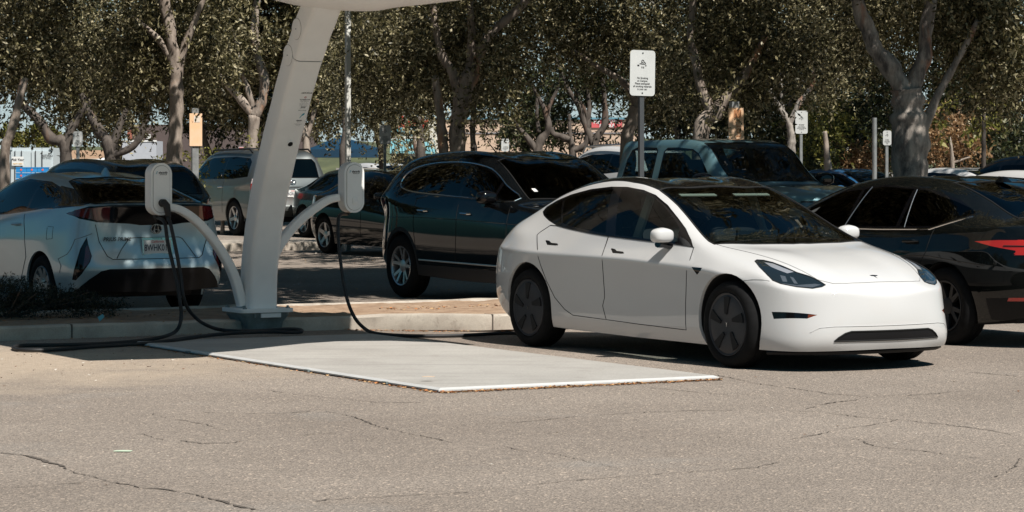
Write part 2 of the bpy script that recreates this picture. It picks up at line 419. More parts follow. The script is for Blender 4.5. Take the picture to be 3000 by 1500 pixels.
def wheel(parent, x, y, r, w=.235, rim=.245, style='spoke', n=5, mat=None, steer=0.0, face=None):
    """empty named wheel with tyre and rim; outer face towards +y (y>0) or -y"""
    sg = 1 if y > 0 else -1
    e = empty('wheel', (x, y-sg*w/2, r), 0, parent)
    e.rotation_euler = (R(-90)*sg, 0, steer)      # local z -> outwards
    mat = mat or M['alloy']
    bm = bmesh.new(); hw = w/2
    lathe(bm, [(rim-.01, -hw*.8), (rim+.005, -hw*.96), (r-.055, -hw*1.02), (r-.018, -hw*.9), (r, -hw*.62), (r+.001, -hw*.3), (r-.006, -hw*.28), (r-.006, -hw*.24), (r+.001, -hw*.22), (r+.001, hw*.22), (r-.006, hw*.24), (r-.006, hw*.28), (r+.001, hw*.3), (r, hw*.62), (r-.018, hw*.9), (r-.055, hw*1.02), (rim+.005, hw*.96), (rim-.01, hw*.8)], n=48)
    bmesh.ops.recalc_face_normals(bm, faces=bm.faces[:]); build('tyre', bm, M['rubber'], e, angle=50)
    bm = bmesh.new(); zo = hw*.80
    # rim: lip + barrel + spokes
    lathe(bm, [(rim-.004, zo*1.15), (rim-.008, zo*1.2), (rim-.022, zo*1.14), (rim-.03, zo*.9), (rim-.035, -hw*.8)], n=48)
    lathe(bm, [(rim-.04, -hw*.1), (.06, -hw*.1), (.06, zo*.5), (0, zo*.5)], n=24, mi=1)
    if style == 'aero':
        lathe(bm, [(rim-.02, zo*1.12), (rim-.05, zo*1.2), (rim*.55, zo*1.22), (.05, zo*1.12), (0, zo*1.1)], n=60)
        for k in range(n):                      # five curved openings read as recessed dark slots
            a = 2*PI*k/n+.3
            def pc(r_, d_): return (r_*math.cos(a+d_), r_*math.sin(a+d_))
            pl = [pc(rim-.035,-.20), pc(rim-.033,-.02), pc(rim-.036,.16), pc(.15,.20), pc(.085,.30), pc(.075,.02), pc(.13,-.14)]
            prism(bm, pl, Matrix.Translation((0,0,zo*1.14)), .0135, mi=1)
        prism(bm, [(-.012,.016),(0,.010),(.012,.016),(.004,.004),(.002,-.018),(-.002,-.018),(-.004,.004)], Matrix.Translation((0,0,zo*1.2)), .006, mi=2)
    else:
        for k in range(n):
            a0 = 2*PI*k/n+.2; offs = (0,) if style == 'spoke' else (-.19, .19)
            for o in offs:
                ca = a0+o*.55; ce = a0+o*1.25; ww = .032 if style == 'spoke' else .017
                p0 = Vector((.055*math.cos(ca), .055*math.sin(ca), 0)); p1 = Vector(((rim-.02)*math.cos(ce), (rim-.02)*math.sin(ce), 0)); d = (p1-p0).normalized(); q = Vector((-d.y, d.x, 0))
                pts = [p0+q*ww*1.25, p0-q*ww*1.25, p1-q*ww*.95, p1+q*ww*.95]
                a = [bm.verts.new(p+Vector((0,0,zo*(.8 if i < 2 else 1.1)))) for i, p in enumerate(pts)]; b = [bm.verts.new(p+Vector((0,0,zo*(.35 if i < 2 else .75)))) for i, p in enumerate(pts)]
                bm.faces.new(a); bm.faces.new(b[::-1])
                for i in range(4): bm.faces.new((a[i], b[i], b[(i+1)%4], a[(i+1)%4]))
        lathe(bm, [(.075, zo*.3), (.072, zo*.85), (.03, zo*.95), (0, zo*.95)], n=24)
    bmesh.ops.recalc_face_normals(bm, faces=bm.faces[:])
    build('rim', bm, [mat, M['under'], M['chrome']], e, angle=30)
    return e
def wheels(car, xs, y, r, **kw):
    st = kw.pop('steer', 0)
    for i, x in enumerate(xs):
        for sg in (1, -1): wheel(car.root, x, y*sg, r, steer=st if i == 0 else 0, **kw)
def underbody(car, x0, x1, y, z0, z1):
    bm = bmesh.new(); box(bm, ((x0+x1)/2, 0, (z0+z1)/2), (x1-x0, 2*y, z1-z0), bev=.03); build('underbody', bm, M['under'], car.root)
def seat(car, x, y, z=.45, mat=None):
    bm = bmesh.new(); rt = Matrix.Rotation(R(-18), 3, 'Y')
    box(bm, (x, y, z), (.5, .5, .16), bev=.05); box(bm, (x-.28, y, z+.36), (.14, .5, .66), rt, bev=.05); box(bm, (x-.40, y, z+.78), (.10, .27, .19), rt, bev=.04)
    build('seat', bm, mat or M['seat'], car.root, angle=60)
def interior(car, xd, zd, yw, xs, seats=True, zs=.45, mat=None):
    """dash, steering wheel and seats"""
    bm = bmesh.new(); box(bm, (xd, 0, zd-.12), (.42, 2*yw, .22), bev=.06); build('dashboard', bm, M['seat'], car.root, angle=60)
    bm = bmesh.new(); MR = Matrix.Translation((xd-.32, .37, zd-.02)) @ Matrix.Rotation(R(-68), 4, 'Y')
    pts = [MR @ Vector((.185*math.cos(2*PI*k/28), .185*math.sin(2*PI*k/28), 0)) for k in range(29)]; tube(bm, pts, .015, 6, caps=False)
    for a in (0, 120, 240): tube(bm, [MR @ Vector((0,0,0)), MR @ Vector((.18*math.cos(R(a+90)), .18*math.sin(R(a+90)), 0))], .015, 6)
    build('steering_wheel', bm, M['seat'], car.root)
    for x in xs:
        for y in (.37, -.37): seat(car, x, y, zs, mat)
def mirror_part(car, x, y, z, mat, s=1.0, stalk=True, sides=(1, -1)):
    for sg in sides:
        bm = bmesh.new(); r = bmesh.ops.create_icosphere(bm, subdivisions=3, radius=1.0)
        for v in bm.verts:
            c = v.co; q = Vector((abs(c.x)**.7*math.copysign(1, c.x), abs(c.y)**.6*math.copysign(1, c.y), abs(c.z)**.6*math.copysign(1, c.z)))
            if q.x < 0: q.x *= .35
            q.z *= (1.0-.22*abs(q.y) if q.z > 0 else .92)
            v.co = Vector((x+q.x*.10*s, sg*(y+.105*s+q.y*.115*s), z+.02+q.z*.075*s))
        o = build('mirror', bm, mat, car.root, angle=None)
        if stalk:
            bm = bmesh.new(); tube(bm, [(x-.02, sg*(y-.03), z-.085*s), (x+.0, sg*(y+.06), z-.068*s), (x, sg*(y+.14*s), z-.058*s)], [.028, .022, .028], 8, sx=1.6); build('mirror_arm', bm, M['gloss_black'], o)
# ---------------------------------------------------------------- the white car
SP_T = dict(top=[
 (2.185,.665, 2.12,.42,.665, 1.93,.715,.675),
 (1.93,.775, 1.88,.46,.775, 1.74,.785,.752),
 (1.50,.875, 1.47,.54,.88, 1.38,.81,.83),
 (1.10,.955, 1.00,.71,.945, .98,.825,.895),
 (.62,1.175, .50,.69,1.145, .52,.83,.92),
 (.16,1.355, .04,.635,1.315, .08,.835,.935),
 (-.35,1.442, -.38,.60,1.40, -.38,.84,.95),
 (-.95,1.420, -.95,.575,1.375, -.92,.84,.965),
 (-1.50,1.31, -1.50,.56,1.26, -1.45,.82,.975),
 (-1.93,1.13, -1.93,.555,1.105, -1.86,.77,.985),
 (-2.27,1.055, -2.24,.46,1.035, -2.14,.64,.965)],
 lev=[
 dict(z=[(-2.3,.83),(-1,.80),(0,.79),(.9,.76),(1.4,.72),(2.0,.61)], y=[(-2.2,.72),(-1.9,.85),(-1.44,.92),(-.8,.918),(0,.915),(.9,.918),(1.44,.918),(1.8,.845),(2.05,.72)], xf=2.0, xr=-2.18, front=[(2.297,0),(2.268,.27),(2.185,.52)], rear=[(-2.385,0),(-2.37,.28),(-2.31,.52)], zf=.565, zr=.88),
 dict(z=[(-2.3,.58),(-1,.53),(0,.52),(1.4,.48),(2.0,.42)], y=[(-2.2,.75),(-1.9,.87),(-1.44,.915),(-.8,.90),(0,.893),(.9,.90),(1.44,.91),(1.8,.855),(2.08,.725)], xf=2.03, xr=-2.21, front=[(2.325,0),(2.295,.28),(2.215,.54)], rear=[(-2.41,0),(-2.395,.28),(-2.34,.54)], zf=.43, zr=.62),
 dict(z=[(-2.3,.36),(-1,.30),(0,.29),(1.0,.29),(2.0,.25)], y=[(-2.2,.73),(-1.9,.84),(-1.44,.90),(-.8,.89),(0,.888),(.9,.89),(1.44,.90),(1.8,.855),(2.1,.735)], xf=2.05, xr=-2.18, front=[(2.325,0),(2.295,.30),(2.225,.56)], rear=[(-2.36,0),(-2.34,.28),(-2.30,.53)], zf=.27, zr=.38),
 dict(z=[(-2.3,.24),(-1,.18),(0,.165),(1.0,.16),(2.0,.155)], y=[(-2.1,.68),(-1.9,.78),(-1.44,.85),(-.8,.85),(0,.85),(.9,.85),(1.44,.86),(1.8,.825),(2.1,.715)], xf=2.04, xr=-2.10, front=[(2.285,0),(2.26,.30),(2.19,.55)], rear=[(-2.27,0),(-2.25,.28),(-2.21,.5)], zf=.165, zr=.25),
 ], crease={0:.2,1:.2,2:.25,9:.3}, shoulder_crease=.6, crease_edges=[(('f',0,0),('f',0,1),.45),(('f',0,1),('f',0,2),.5),(('f',0,2),('s',0,0),.4)])
def crop(x0, y0, sc): return lambda pts: [(x0+x/sc, y0+y/sc) for x, y in pts]
def half_to_full(c, pts, view, tail=None):
    """pixel outline of the near half (local y<=0) closed into a symmetric outline; view 'top' or 'x'"""
    q = []
    for p in pts:
        h, n = c.hit_px(*p)
        q.append((h.x, min(h.y, 0)) if view == 'top' else (min(h.y, 0), h.z))
    if view == 'top': return q+[(x, -y) for x, y in reversed(q) if y < -1e-4]
    return q+[(-y, z) for y, z in reversed(q) if y < -1e-4]
def make_white_car():
    c = Car('electric_sedan', SP_T, (1.656, 22.56), R(-58.4), 'white electric sedan with a black glass roof parked right of the low concrete slab', 'car', M['white'], level=4)
    A = crop(1318, 410, 1.6903); B = crop(2000, 480, 2.576); C = crop(2200, 700, 3.22)
    dlo = c.from_px(A([(460,355),(480,330),(530,300),(600,270),(700,243),(800,231),(880,232),(960,247),(1020,272),(1080,322),(1130,385),(1170,440),(1196,495),(1206,532),(1100,514),(1000,504),(900,492),(790,479),(700,464),(600,443),(530,425),(490,400),(465,375)]), 'side')
    dt = c.cut([(x, z) for x, z in dlo], 'side', 1, 'window_trim', M['gloss_black'], mirror=True)
    def inner(name, pts, mat, only): return c.cut(c.from_px(A(pts), 'side'), 'side', 1, name, mat, mirror=True, only=only, nz=.05)
    g1 = inner('quarter_window', [(472,357),(500,325),(560,298),(553,412),(515,402),(480,380)], M['glass'], dt)
    g2 = inner('rear_window', [(572,294),(640,268),(720,251),(808,243),(770,463),(700,450),(610,430),(560,414)], M['glass'], dt)
    g3 = inner('front_window', [(848,250),(890,244),(950,258),(1010,284),(1066,332),(1110,392),(1140,440),(1126,505),(1000,492),(900,480),(820,470)], M['glass'], dt)
    fd = c.from_px(A([(1209,532),(1190,590),(1172,650),(1168,800),(1171,941),(950,914),(775,890),(757,820),(767,780),(762,700),(755,600),(765,540),(787,478),(900,492),(1000,504),(1100,514)]), 'side')
    rd = c.from_px(A([(785,478),(765,540),(755,600),(762,700),(767,780),(757,820),(775,890),(610,868),(570,840),(520,780),(480,700),(450,620),(435,540),(433,470),(450,455),(500,422),(530,425),(600,443),(700,464)]), 'side')
    t1 = c.cut(fd, 'side', 1, 'front_door', mirror=True, only=[0], seal=.0026); t2 = c.cut(rd, 'side', 1, 'rear_door', mirror=True, only=[0], seal=.0026)
    for pts in ([(473,499),(478,496),(493,499),(502,509),(532,512),(537,522),(520,523),(482,520)], [(797,539),(802,536),(818,540),(826,549),(858,553),(863,562),(850,564),(806,560)]):
        c.cut(c.from_px(A(pts), 'side'), 'side', 1, 'door_handle', M['gloss_black'], mirror=True)
    c.cut(c.from_px(A([(1197,629),(1249,633),(1243,645),(1224,668)]), 'side'), 'side', 1, 'side_camera', M['gloss_black'], mirror=True)
    c.cut([(-2.07,.975),(-2.20,.89),(-2.24,.80),(-2.45,.80),(-2.45,.985)], 'side', 1, 'tail_lamp', M['red_dark'], mirror=True, nz=.03, only=[0])
    ws = half_to_full(c, A([(1040,250),(1080,280),(1130,325),(1190,395),(1260,480),(1284,503),(1312,518),(1500,517),(1700,516),(1850,514)]), 'top')
    xh = min(p[0] for p in ws); xm = .20
    ws = [p for p in ws if True]
    tw = c.cut(ws, 'top', 1, 'windscreen', M['glass'], nz=.1, only=[0], seal=.006)
    k = [p for p in ws if p[1] < 0][0]           # header corner
    yy = -k[1]
    rf = [(k[0]-.012, -yy), (k[0]-.35, -.585), (-.6, -.565), (-1.2, -.55), (-1.75, -.53), (-1.98, -.48), (-2.03, 0)]
    rf = rf+[(x, -y) for x, y in reversed(rf) if y < 0]+[(k[0]+.03, 0)]
    c.cut(rf, 'top', 1, 'glass_roof', M['roofglass'], nz=.1, only=[0], seal=.004)
    hd = B([(545,735),(560,725),(610,728),(680,745),(760,775),(860,820),(960,850),(1040,890),(1078,915),(1050,930),(980,942),(860,930),(740,905),(680,880),(640,840),(580,780)])
    w = (.75,-.62,.25)
    c.cut(c.from_px(hd, w), w, 1, 'headlight', M['lens'], mirror=True, nz=.0, seal=.0035)
    hw = [(615,742),(680,752),(760,785),(840,815),(790,826),(720,800),(668,778)]
    c.cut(c.from_px(B(hw), w), w, 1, 'lamp_reflection', pmat('reflection_pale', (.55,.56,.6), .15, metal=.6), mirror=True, nz=0)  # pale patch paints the white reflection inside the headlight
    for pts in ([(735,840),(775,848),(790,890),(755,888)], [(810,850),(835,858),(870,905),(840,902)], [(700,895),(860,915),(1000,905),(1045,912),(980,932),(860,924)]):
        c.cut(c.from_px(B(pts), w), w, 1, 'lamp_bezel', pmat('lamp_bezel', (.30,.33,.36), .2, metal=.8), mirror=True, nz=0)
    fg = c.from_px(C([(195,688),(520,704),(628,717),(530,752),(215,755)]), w)
    c.cut(fg, w, 1, 'fog_lamp', M['gloss_black'], mirror=True, nz=0)
    c.cut(c.from_px(C([(540,712),(628,717),(535,750)]), w), w, 1, 'side_marker', pmat('dull_amber', (.14,.03,.012), .2), mirror=True, nz=0)
    vx = (1,0,0)
    gf = [(-.50,.235),(-.47,.262),(-.42,.292),(-.37,.306),(.37,.306),(.42,.292),(.47,.262),(.50,.235)]
    c.cut(gf, 'x', 1, 'lower_grille', M['trim'], nz=.2, seal=.006)
    hp = [(2.185,0),(2.18,.15),(2.165,.32),(2.13,.42),(2.04,.50),(1.85,.555),(1.5,.63),(1.2,.69),(1.05,.72)]
    hf = hp+[(x, -y) for x, y in reversed(hp) if y]
    c.cut(hf, 'top', 1, 'hood', nz=.1, only=[0], seal=.0013)
    c.cut(c.from_px(C([(1115,342),(1150,338),(1195,342),(1193,350),(1172,351),(1200,376),(1158,352),(1135,350)]), 'top'), 'top', 1, 'emblem', M['gloss_black'], nz=.1)
    c.wheel_wells((1.4375,-1.4375), .372, .352)
    # bumper joint, and a grey line painted for the shade along the lower lip
    c.line([(-.66,.30),(-.6,.335),(-.5,.345),(.5,.345),(.6,.335),(.66,.30)], 'x', 1, r=.003, mat=pmat('shade_line', (.45,.45,.45), .6), name='crease_line', mirror=False)
    b2 = [(x/1.0, y) for x, y in [(2137+0, 0)]]
    c.line(c.from_px(B([(440,885),(520,875),(600,876),(655,885)]), w), w, 1, r=.0018, name='bumper_joint')
    c.finish()
    for o in list(c.root.children):
        pass
    bm = bmesh.new()
    pts = [(2.24,0,.15),(2.22,.3,.15),(2.15,.56,.15),(2.0,.72,.145),(1.82,.80,.14)]
    tube(bm, [(x,-y,z) for x, y, z in reversed(pts[1:])]+pts, .022, 8); build('front_splitter', bm, M['trim'], c.root)
    bm = bmesh.new()                                   # grille slats
    wheels(c, (1.4375,-1.4375), .905, .334, style='aero', mat=M['alloy_dark'], rim=.247)
    underbody(c, -2.0, 2.1, .62, .17, .42)
    mirror_part(c, .60, .845, .975, M['white'], .84)
    interior(c, .98, .90, .60, (.12, -.85), zs=.42)
    bm = bmesh.new(); box(bm, (.62, -.02, .92), (.03, .40, .22), Matrix.Rotation(R(12), 3, 'Y'), bev=.006); build('touch_screen', bm, pmat('screen', (.03,.035,.035), .25), c.root)
    for sg in (1, -1):
        bm = bmesh.new(); box(bm, (-.15, sg*.60, 1.08), (.10, .03, .62), Matrix.Rotation(R(sg*22), 3, 'X'), bev=.01); build('pillar_trim', bm, M['cream'], c.root)
        bm = bmesh.new(); box(bm, (.17, sg*.27, 1.305), (.045, .36, .012), Matrix.Rotation(R(18), 3, 'Y'), bev=.004); build('sun_visor', bm, M['cream'], c.root)
    return c
# ---------------------------------------------------------------- the other cars
def levels(z, y, xf, xr, hw, fx, rx, wf=.55, wr=.55):
    """four side levels: z, y scale lists; fx/rx = front/rear centre x per level"""
    out = []
    for k in range(4):
        yy = y[k]; 
        out.append(dict(z=z[k], y=[(xr[k], hw*wr*1.42*yy), (xr[k]+.35, hw*.955*yy), (xr[k]+.9, hw*yy), (0, hw*yy*.995), (xf[k]-.8, hw*yy), (xf[k]-.3, hw*.95*yy), (xf[k], hw*wf*1.42*yy)], xf=xf[k], xr=xr[k],
            front=[(fx[k],0), (fx[k]-.03,hw*.33), (fx[k]-.11,hw*.62)], rear=[(rx[k],0), (rx[k]+.02,hw*.33), (rx[k]+.07,hw*.62)]))
    return out
SP_P = dict(top=[   # hybrid hatchback
 (2.15,.72, 2.08,.42,.72, 1.9,.66,.72), (1.85,.86, 1.8,.48,.86, 1.7,.74,.80), (1.45,.97, 1.4,.55,.96, 1.35,.78,.88),
 (1.10,1.04, 1.0,.66,1.02, .98,.79,.93), (.60,1.27, .5,.60,1.22, .5,.80,.96), (.10,1.43, 0,.56,1.37, .05,.81,.98),
 (-.45,1.475, -.45,.55,1.415, -.45,.82,1.01), (-1.05,1.44, -1.05,.55,1.375, -1.0,.82,1.05), (-1.58,1.355, -1.56,.56,1.29, -1.5,.80,1.10),
 (-2.0,1.21, -1.98,.62,1.175, -1.86,.77,1.13), (-2.26,1.15, -2.22,.55,1.14, -2.04,.745,1.125)],
 lev=[
 dict(z=[(-2.3,.93),(-1,.80),(1,.72),(2,.60)], y=[(-2.1,.76),(-1.8,.845),(-1.3,.875),(0,.87),(1.35,.875),(1.8,.82),(2.0,.72)], xf=2.0, xr=-2.07, front=[(2.26,0),(2.23,.27),(2.16,.52)], rear=[(-2.25,0),(-2.24,.28),(-2.20,.55)], zf=.6, zr=.97),
 dict(z=[(-2.3,.68),(-1,.56),(1,.50),(2,.44)], y=[(-2.1,.80),(-1.8,.865),(-1.3,.88),(0,.86),(1.35,.875),(1.8,.84),(2.0,.75)], xf=2.02, xr=-2.09, front=[(2.32,0),(2.29,.28),(2.2,.55)], rear=[(-2.27,0),(-2.26,.3),(-2.21,.58)], zf=.42, zr=.70),
 dict(z=[(-2.3,.50),(-1,.32),(1,.30),(2,.27)], y=[(-2.1,.82),(-1.8,.865),(-1.3,.87),(0,.85),(1.35,.865),(1.8,.84),(2.0,.76)], xf=2.02, xr=-2.10, front=[(2.32,0),(2.3,.3),(2.22,.56)], rear=[(-2.33,0),(-2.32,.3),(-2.25,.6)], zf=.26, zr=.53),
 dict(z=[(-2.3,.30),(-1,.19),(1,.17),(2,.17)], y=[(-2.1,.78),(-1.8,.82),(-1.3,.83),(0,.82),(1.35,.83),(1.8,.81),(2.0,.74)], xf=2.0, xr=-2.08, front=[(2.28,0),(2.26,.3),(2.18,.54)], rear=[(-2.26,0),(-2.25,.3),(-2.18,.56)], zf=.17, zr=.26)],
 crease={0:.2,1:.2,2:.3,8:.6,9:.8}, shoulder_crease=.4, crease_edges=[(('t',10,0),('t',10,1),.9),(('t',10,1),('t',10,2),.9),(('t',10,2),('t',10,3),.8)])
SP_S = dict(top=[   # crossover
 (2.22,.98, 2.16,.45,.98, 1.98,.74,.96), (1.92,1.06, 1.88,.5,1.06, 1.76,.82,1.02), (1.52,1.12, 1.5,.58,1.11, 1.45,.86,1.06),
 (1.22,1.17, 1.12,.70,1.15, 1.08,.87,1.09), (.80,1.41, .70,.67,1.36, .70,.875,1.10), (.38,1.61, .28,.63,1.555, .30,.88,1.11),
 (-.30,1.695, -.30,.62,1.645, -.30,.885,1.12), (-1.10,1.69, -1.10,.61,1.635, -1.05,.885,1.14), (-1.80,1.62, -1.78,.60,1.56, -1.65,.87,1.17),
 (-2.10,1.42, -2.07,.62,1.37, -1.92,.83,1.19), (-2.28,1.14, -2.24,.62,1.13, -2.08,.80,1.12)],
 lev=levels([[(-2.3,.98),(0,.93),(2,.85)], [(-2.3,.72),(0,.66),(2,.62)], [(-2.3,.48),(0,.40),(2,.42)], [(-2.3,.36),(-1.6,.30),(0,.24),(1.6,.24),(2,.24)]], [.985,.995,.985,.95], [2.03,2.06,2.07,2.03], [-2.12,-2.15,-2.16,-2.10], .945, [2.30,2.36,2.38,2.33], [-2.32,-2.35,-2.37,-2.28]), crease={9:.5}, shoulder_crease=.4)
SP_A = dict(top=[   # long saloon
 (2.28,.72, 2.2,.42,.72, 2.0,.68,.70), (2.03,.85, 1.98,.48,.845, 1.88,.76,.79), (1.70,.935, 1.66,.55,.93, 1.6,.80,.865),
 (1.38,1.00, 1.28,.68,.985, 1.22,.82,.92), (.92,1.21, .80,.62,1.18, .80,.83,.94), (.42,1.38, .32,.58,1.325, .34,.84,.955),
 (-.28,1.45, -.28,.575,1.395, -.28,.845,.97), (-1.02,1.41, -1.02,.56,1.35, -.98,.845,.985), (-1.58,1.26, -1.56,.55,1.20, -1.5,.83,1.01),
 (-1.98,1.11, -1.96,.56,1.07, -1.9,.79,1.02), (-2.38,1.05, -2.34,.48,1.03, -2.16,.70,.985)],
 lev=levels([[(-2.3,.83),(0,.78),(2,.60)], [(-2.3,.62),(0,.54),(2,.45)], [(-2.3,.40),(0,.31),(2,.28)], [(-2.3,.28),(-1.8,.2),(0,.17),(2,.17)]], [.985,.995,.975,.93], [2.05,2.1,2.1,2.06], [-2.22,-2.26,-2.22,-2.16], .925, [2.36,2.42,2.42,2.36], [-2.44,-2.45,-2.42,-2.34]), crease={9:.5}, shoulder_crease=.5)
SP_K = dict(top=[   # crew cab pickup
 (2.80,1.10, 2.74,.48,1.10, 2.55,.82,1.05), (2.45,1.20, 2.4,.52,1.20, 2.3,.90,1.12), (1.95,1.26, 1.92,.6,1.25, 1.9,.93,1.16),
 (1.42,1.30, 1.30,.76,1.28, 1.25,.93,1.19), (.98,1.60, .86,.76,1.565, .86,.93,1.20), (.58,1.86, .46,.735,1.825, .45,.93,1.21),
 (-.20,1.935, -.20,.735,1.895, -.20,.93,1.22), (-1.38,1.92, -1.38,.735,1.88, -1.38,.93,1.23), (-1.58,1.80, -1.58,.75,1.77, -1.55,.93,1.24),
 (-1.70,1.34, -1.70,.78,1.33, -1.68,.935,1.25), (-2.9,1.33, -2.88,.78,1.33, -2.86,.90,1.30)],
 lev=levels([[(-2.9,1.05),(0,.98),(2.6,.90)], [(-2.9,.80),(0,.74),(2.6,.7)], [(-2.9,.60),(0,.48),(2.6,.5)], [(-2.9,.5),(-1.6,.42),(0,.36),(2.6,.34)]], [.995,1,.99,.95], [2.6,2.62,2.62,2.58], [-2.88,-2.88,-2.88,-2.85], .985, [2.85,2.9,2.92,2.86], [-2.92,-2.92,-2.95,-2.9], wr=.66), crease={7:.6,8:.8,9:.9}, shoulder_crease=.4, crease_edges=[(('t',j,2),('t',j+1,2),.5) for j in range(4,9)])
SP_Q = dict(top=[   # large three-row SUV
 (2.42,1.05, 2.36,.48,1.05, 2.18,.82,1.0), (2.1,1.14, 2.06,.52,1.14, 1.96,.90,1.06), (1.7,1.20, 1.66,.6,1.19, 1.62,.93,1.10),
 (1.35,1.24, 1.24,.74,1.22, 1.18,.94,1.13), (.94,1.52, .82,.71,1.48, .82,.94,1.14), (.55,1.76, .44,.68,1.71, .44,.94,1.15),
 (-.25,1.86, -.25,.68,1.80, -.25,.945,1.16), (-1.35,1.86, -1.35,.68,1.80, -1.35,.945,1.17), (-2.12,1.80, -2.10,.68,1.74, -2.05,.93,1.18),
 (-2.36,1.50, -2.33,.72,1.47, -2.25,.90,1.18), (-2.48,1.16, -2.44,.74,1.15, -2.33,.88,1.14)],
 lev=levels([[(-2.4,1.0),(0,.95),(2,.90)], [(-2.4,.78),(0,.70),(2,.66)], [(-2.4,.52),(0,.46),(2,.46)], [(-2.4,.42),(-1.6,.34),(0,.30),(2,.30)]], [.99,1,.99,.95], [2.2,2.24,2.24,2.2], [-2.36,-2.38,-2.42,-2.36], .985, [2.46,2.52,2.54,2.48], [-2.52,-2.54,-2.60,-2.52], wr=.64), crease={9:.5}, shoulder_crease=.4)
def stretch(spec, k=1.0, kz=1.0):
    import copy
    s = copy.deepcopy(spec)
    s['top'] = [(a*k, b*kz, c*k, d, e*kz, f*k, g, h*kz) for a, b, c, d, e, f, g, h in s['top']]
    return s
def auto_glass(c, dlo, split, mat=None, rearview='top', front=(3,5), rear=(7,9), rmat=None, trim=None, trimr=.006):
    """local outlines: dlo (side windows), split = x of the pillars"""
    mat = mat or M['glass_dark']; T = c.spec['top']
    dt = c.cut(dlo, 'side', 1, 'window_trim', M['gloss_black'], mirror=True)
    xs = [min(p[0] for p in dlo)]+sorted(split)+[max(p[0] for p in dlo)]
    cx = sum(p[0] for p in dlo)/len(dlo); cz = sum(p[1] for p in dlo)/len(dlo)
    sh = [(p[0]+math.copysign(.02, cx-p[0]), p[1]+math.copysign(.018, cz-p[1])) for p in dlo]
    for a, b in zip(xs, xs[1:]):
        q = clipx(sh, a+.025, b-.025)
        if len(q) > 2: c.cut(q, 'side', 1, 'side_window', mat, mirror=True, only=dt, nz=.03)
    if trim: c.line(dlo, 'side', 1, r=trimr, mat=trim, name='window_moulding', closed=True, lift=.002)
    a, b = T[front[0]], T[front[1]]; m = T[(front[0]+front[1])//2]
    poly = [(b[0]-.01,0), (b[2]-.01,-(b[3]-.05)), (m[2],-(m[3]-.045)), (a[2]-.03,-(a[3]-.03)), (a[0]-.05,-a[3]*.5), (a[0]-.03,0)]
    poly = poly+[(x,-y) for x, y in reversed(poly) if y]
    c.cut(poly, 'top', 1, 'windscreen', rmat or M['glass'], nz=.1, only=[0], seal=.006)
    a, b = T[rear[1]], T[rear[0]]; m = T[(rear[0]+rear[1])//2]
    if rearview == 'top':
        poly = [(b[0]-.02,0), (b[2]-.02,-(b[3]-.09)), (m[2],-(m[3]-.07)), (a[2]+.05,-(a[3]-.06)), (a[0]+.03,0)]
        poly = poly+[(x,-y) for x, y in reversed(poly) if y]
        c.cut(poly, 'top', 1, 'rear_window', mat, nz=.1, only=[0], seal=.006)
def clipx(poly, x0, x1):
    def cl(P, x, s):
        out = []
        for i in range(len(P)):
            a, b = P[i], P[(i+1)%len(P)]; ia = (a[0]-x)*s >= 0; ib = (b[0]-x)*s >= 0
            if ia: out.append(a)
            if ia != ib: t = (x-a[0])/(b[0]-a[0]); out.append((x, a[1]+(b[1]-a[1])*t))
        return out
    p = cl(poly, x0, 1); return cl(p, x1, -1) if p else p
def doors(c, xs, z0, z1, seal=.003):
    """door gaps as lines on the shell: xs from front to rear"""
    for x in xs: c.line([(x, z1), (x+.01, (z0+z1)/2), (x, z0)], 'side', 1, r=seal, name='door_gap')
def handle(c, x, z, mat=None):
    for m in (1, -1):
        h, n, i, d = c.bvh.ray_cast(Vector((x, 3*m, z)), Vector((0,-m,0)))
        if h is None: continue
        bm = bmesh.new(); tube(bm, [h+Vector((.10,-.005*m,0)), h+Vector((.07,.028*m,0)), h+Vector((-.07,.028*m,.004)), h+Vector((-.10,-.005*m,.006))], [.010,.013,.013,.010], 8)
        build('door_handle', bm, mat or c.mat, c.root)
def plate(c, p, n, txt, top=None, frame=None, w=.305, h=.152, up=Vector((0,0,1)), bottom=None):
    """number plate centred on p (local), facing n"""
    n = n.normalized(); x = up.cross(n).normalized(); y = n.cross(x)
    Mx = Matrix((( x.x, y.x, n.x, p.x), (x.y, y.y, n.y, p.y), (x.z, y.z, n.z, p.z), (0,0,0,1)))
    bm = bmesh.new(); prism(bm, rrect(w, h, .012), Mx, .006); o = build('number_plate', bm, M['plate'], c.root, smooth=False)
    bm = bmesh.new(); text_mesh(txt, .092 if w < .31 else .1, Mx @ Matrix.Translation((0,-.010,.0075)), bm, bold=.012, squash=.72)
    build('plate_number', bm, M['ink'], o, smooth=False)
    bm = bmesh.new(); text_mesh(top or 'California', .036, Mx @ Matrix.Translation((0,.055,.0075)), bm, bold=.01, shear=.3)
    build('plate_state', bm, M['ink_red'], o, smooth=False)
    if frame:
        bm = bmesh.new()
        for q, s in (((0,h/2+.006,.004),(w+.034,.026,.008)), ((0,-h/2-.006,.004),(w+.034,.026,.008)), ((-w/2-.008,0,.004),(.016,h,.008)), ((w/2+.008,0,.004),(.016,h,.008))):
            box(bm, (0,0,0), s); vs = bm.verts[-8:]; bmesh.ops.transform(bm, matrix=Mx @ Matrix.Translation(q), verts=vs)
        fo = build('plate_frame', bm, M['chrome'], o, smooth=False)
        for tx, yy in ((frame, h/2+.006), (bottom, -h/2-.006)):
            bm = bmesh.new(); text_mesh(tx, .024, Mx @ Matrix.Translation((0,yy,.0088)), bm, bold=.02, space=1.2); build('frame_lettering', bm, M['ink_black'], o, smooth=False)
    return o
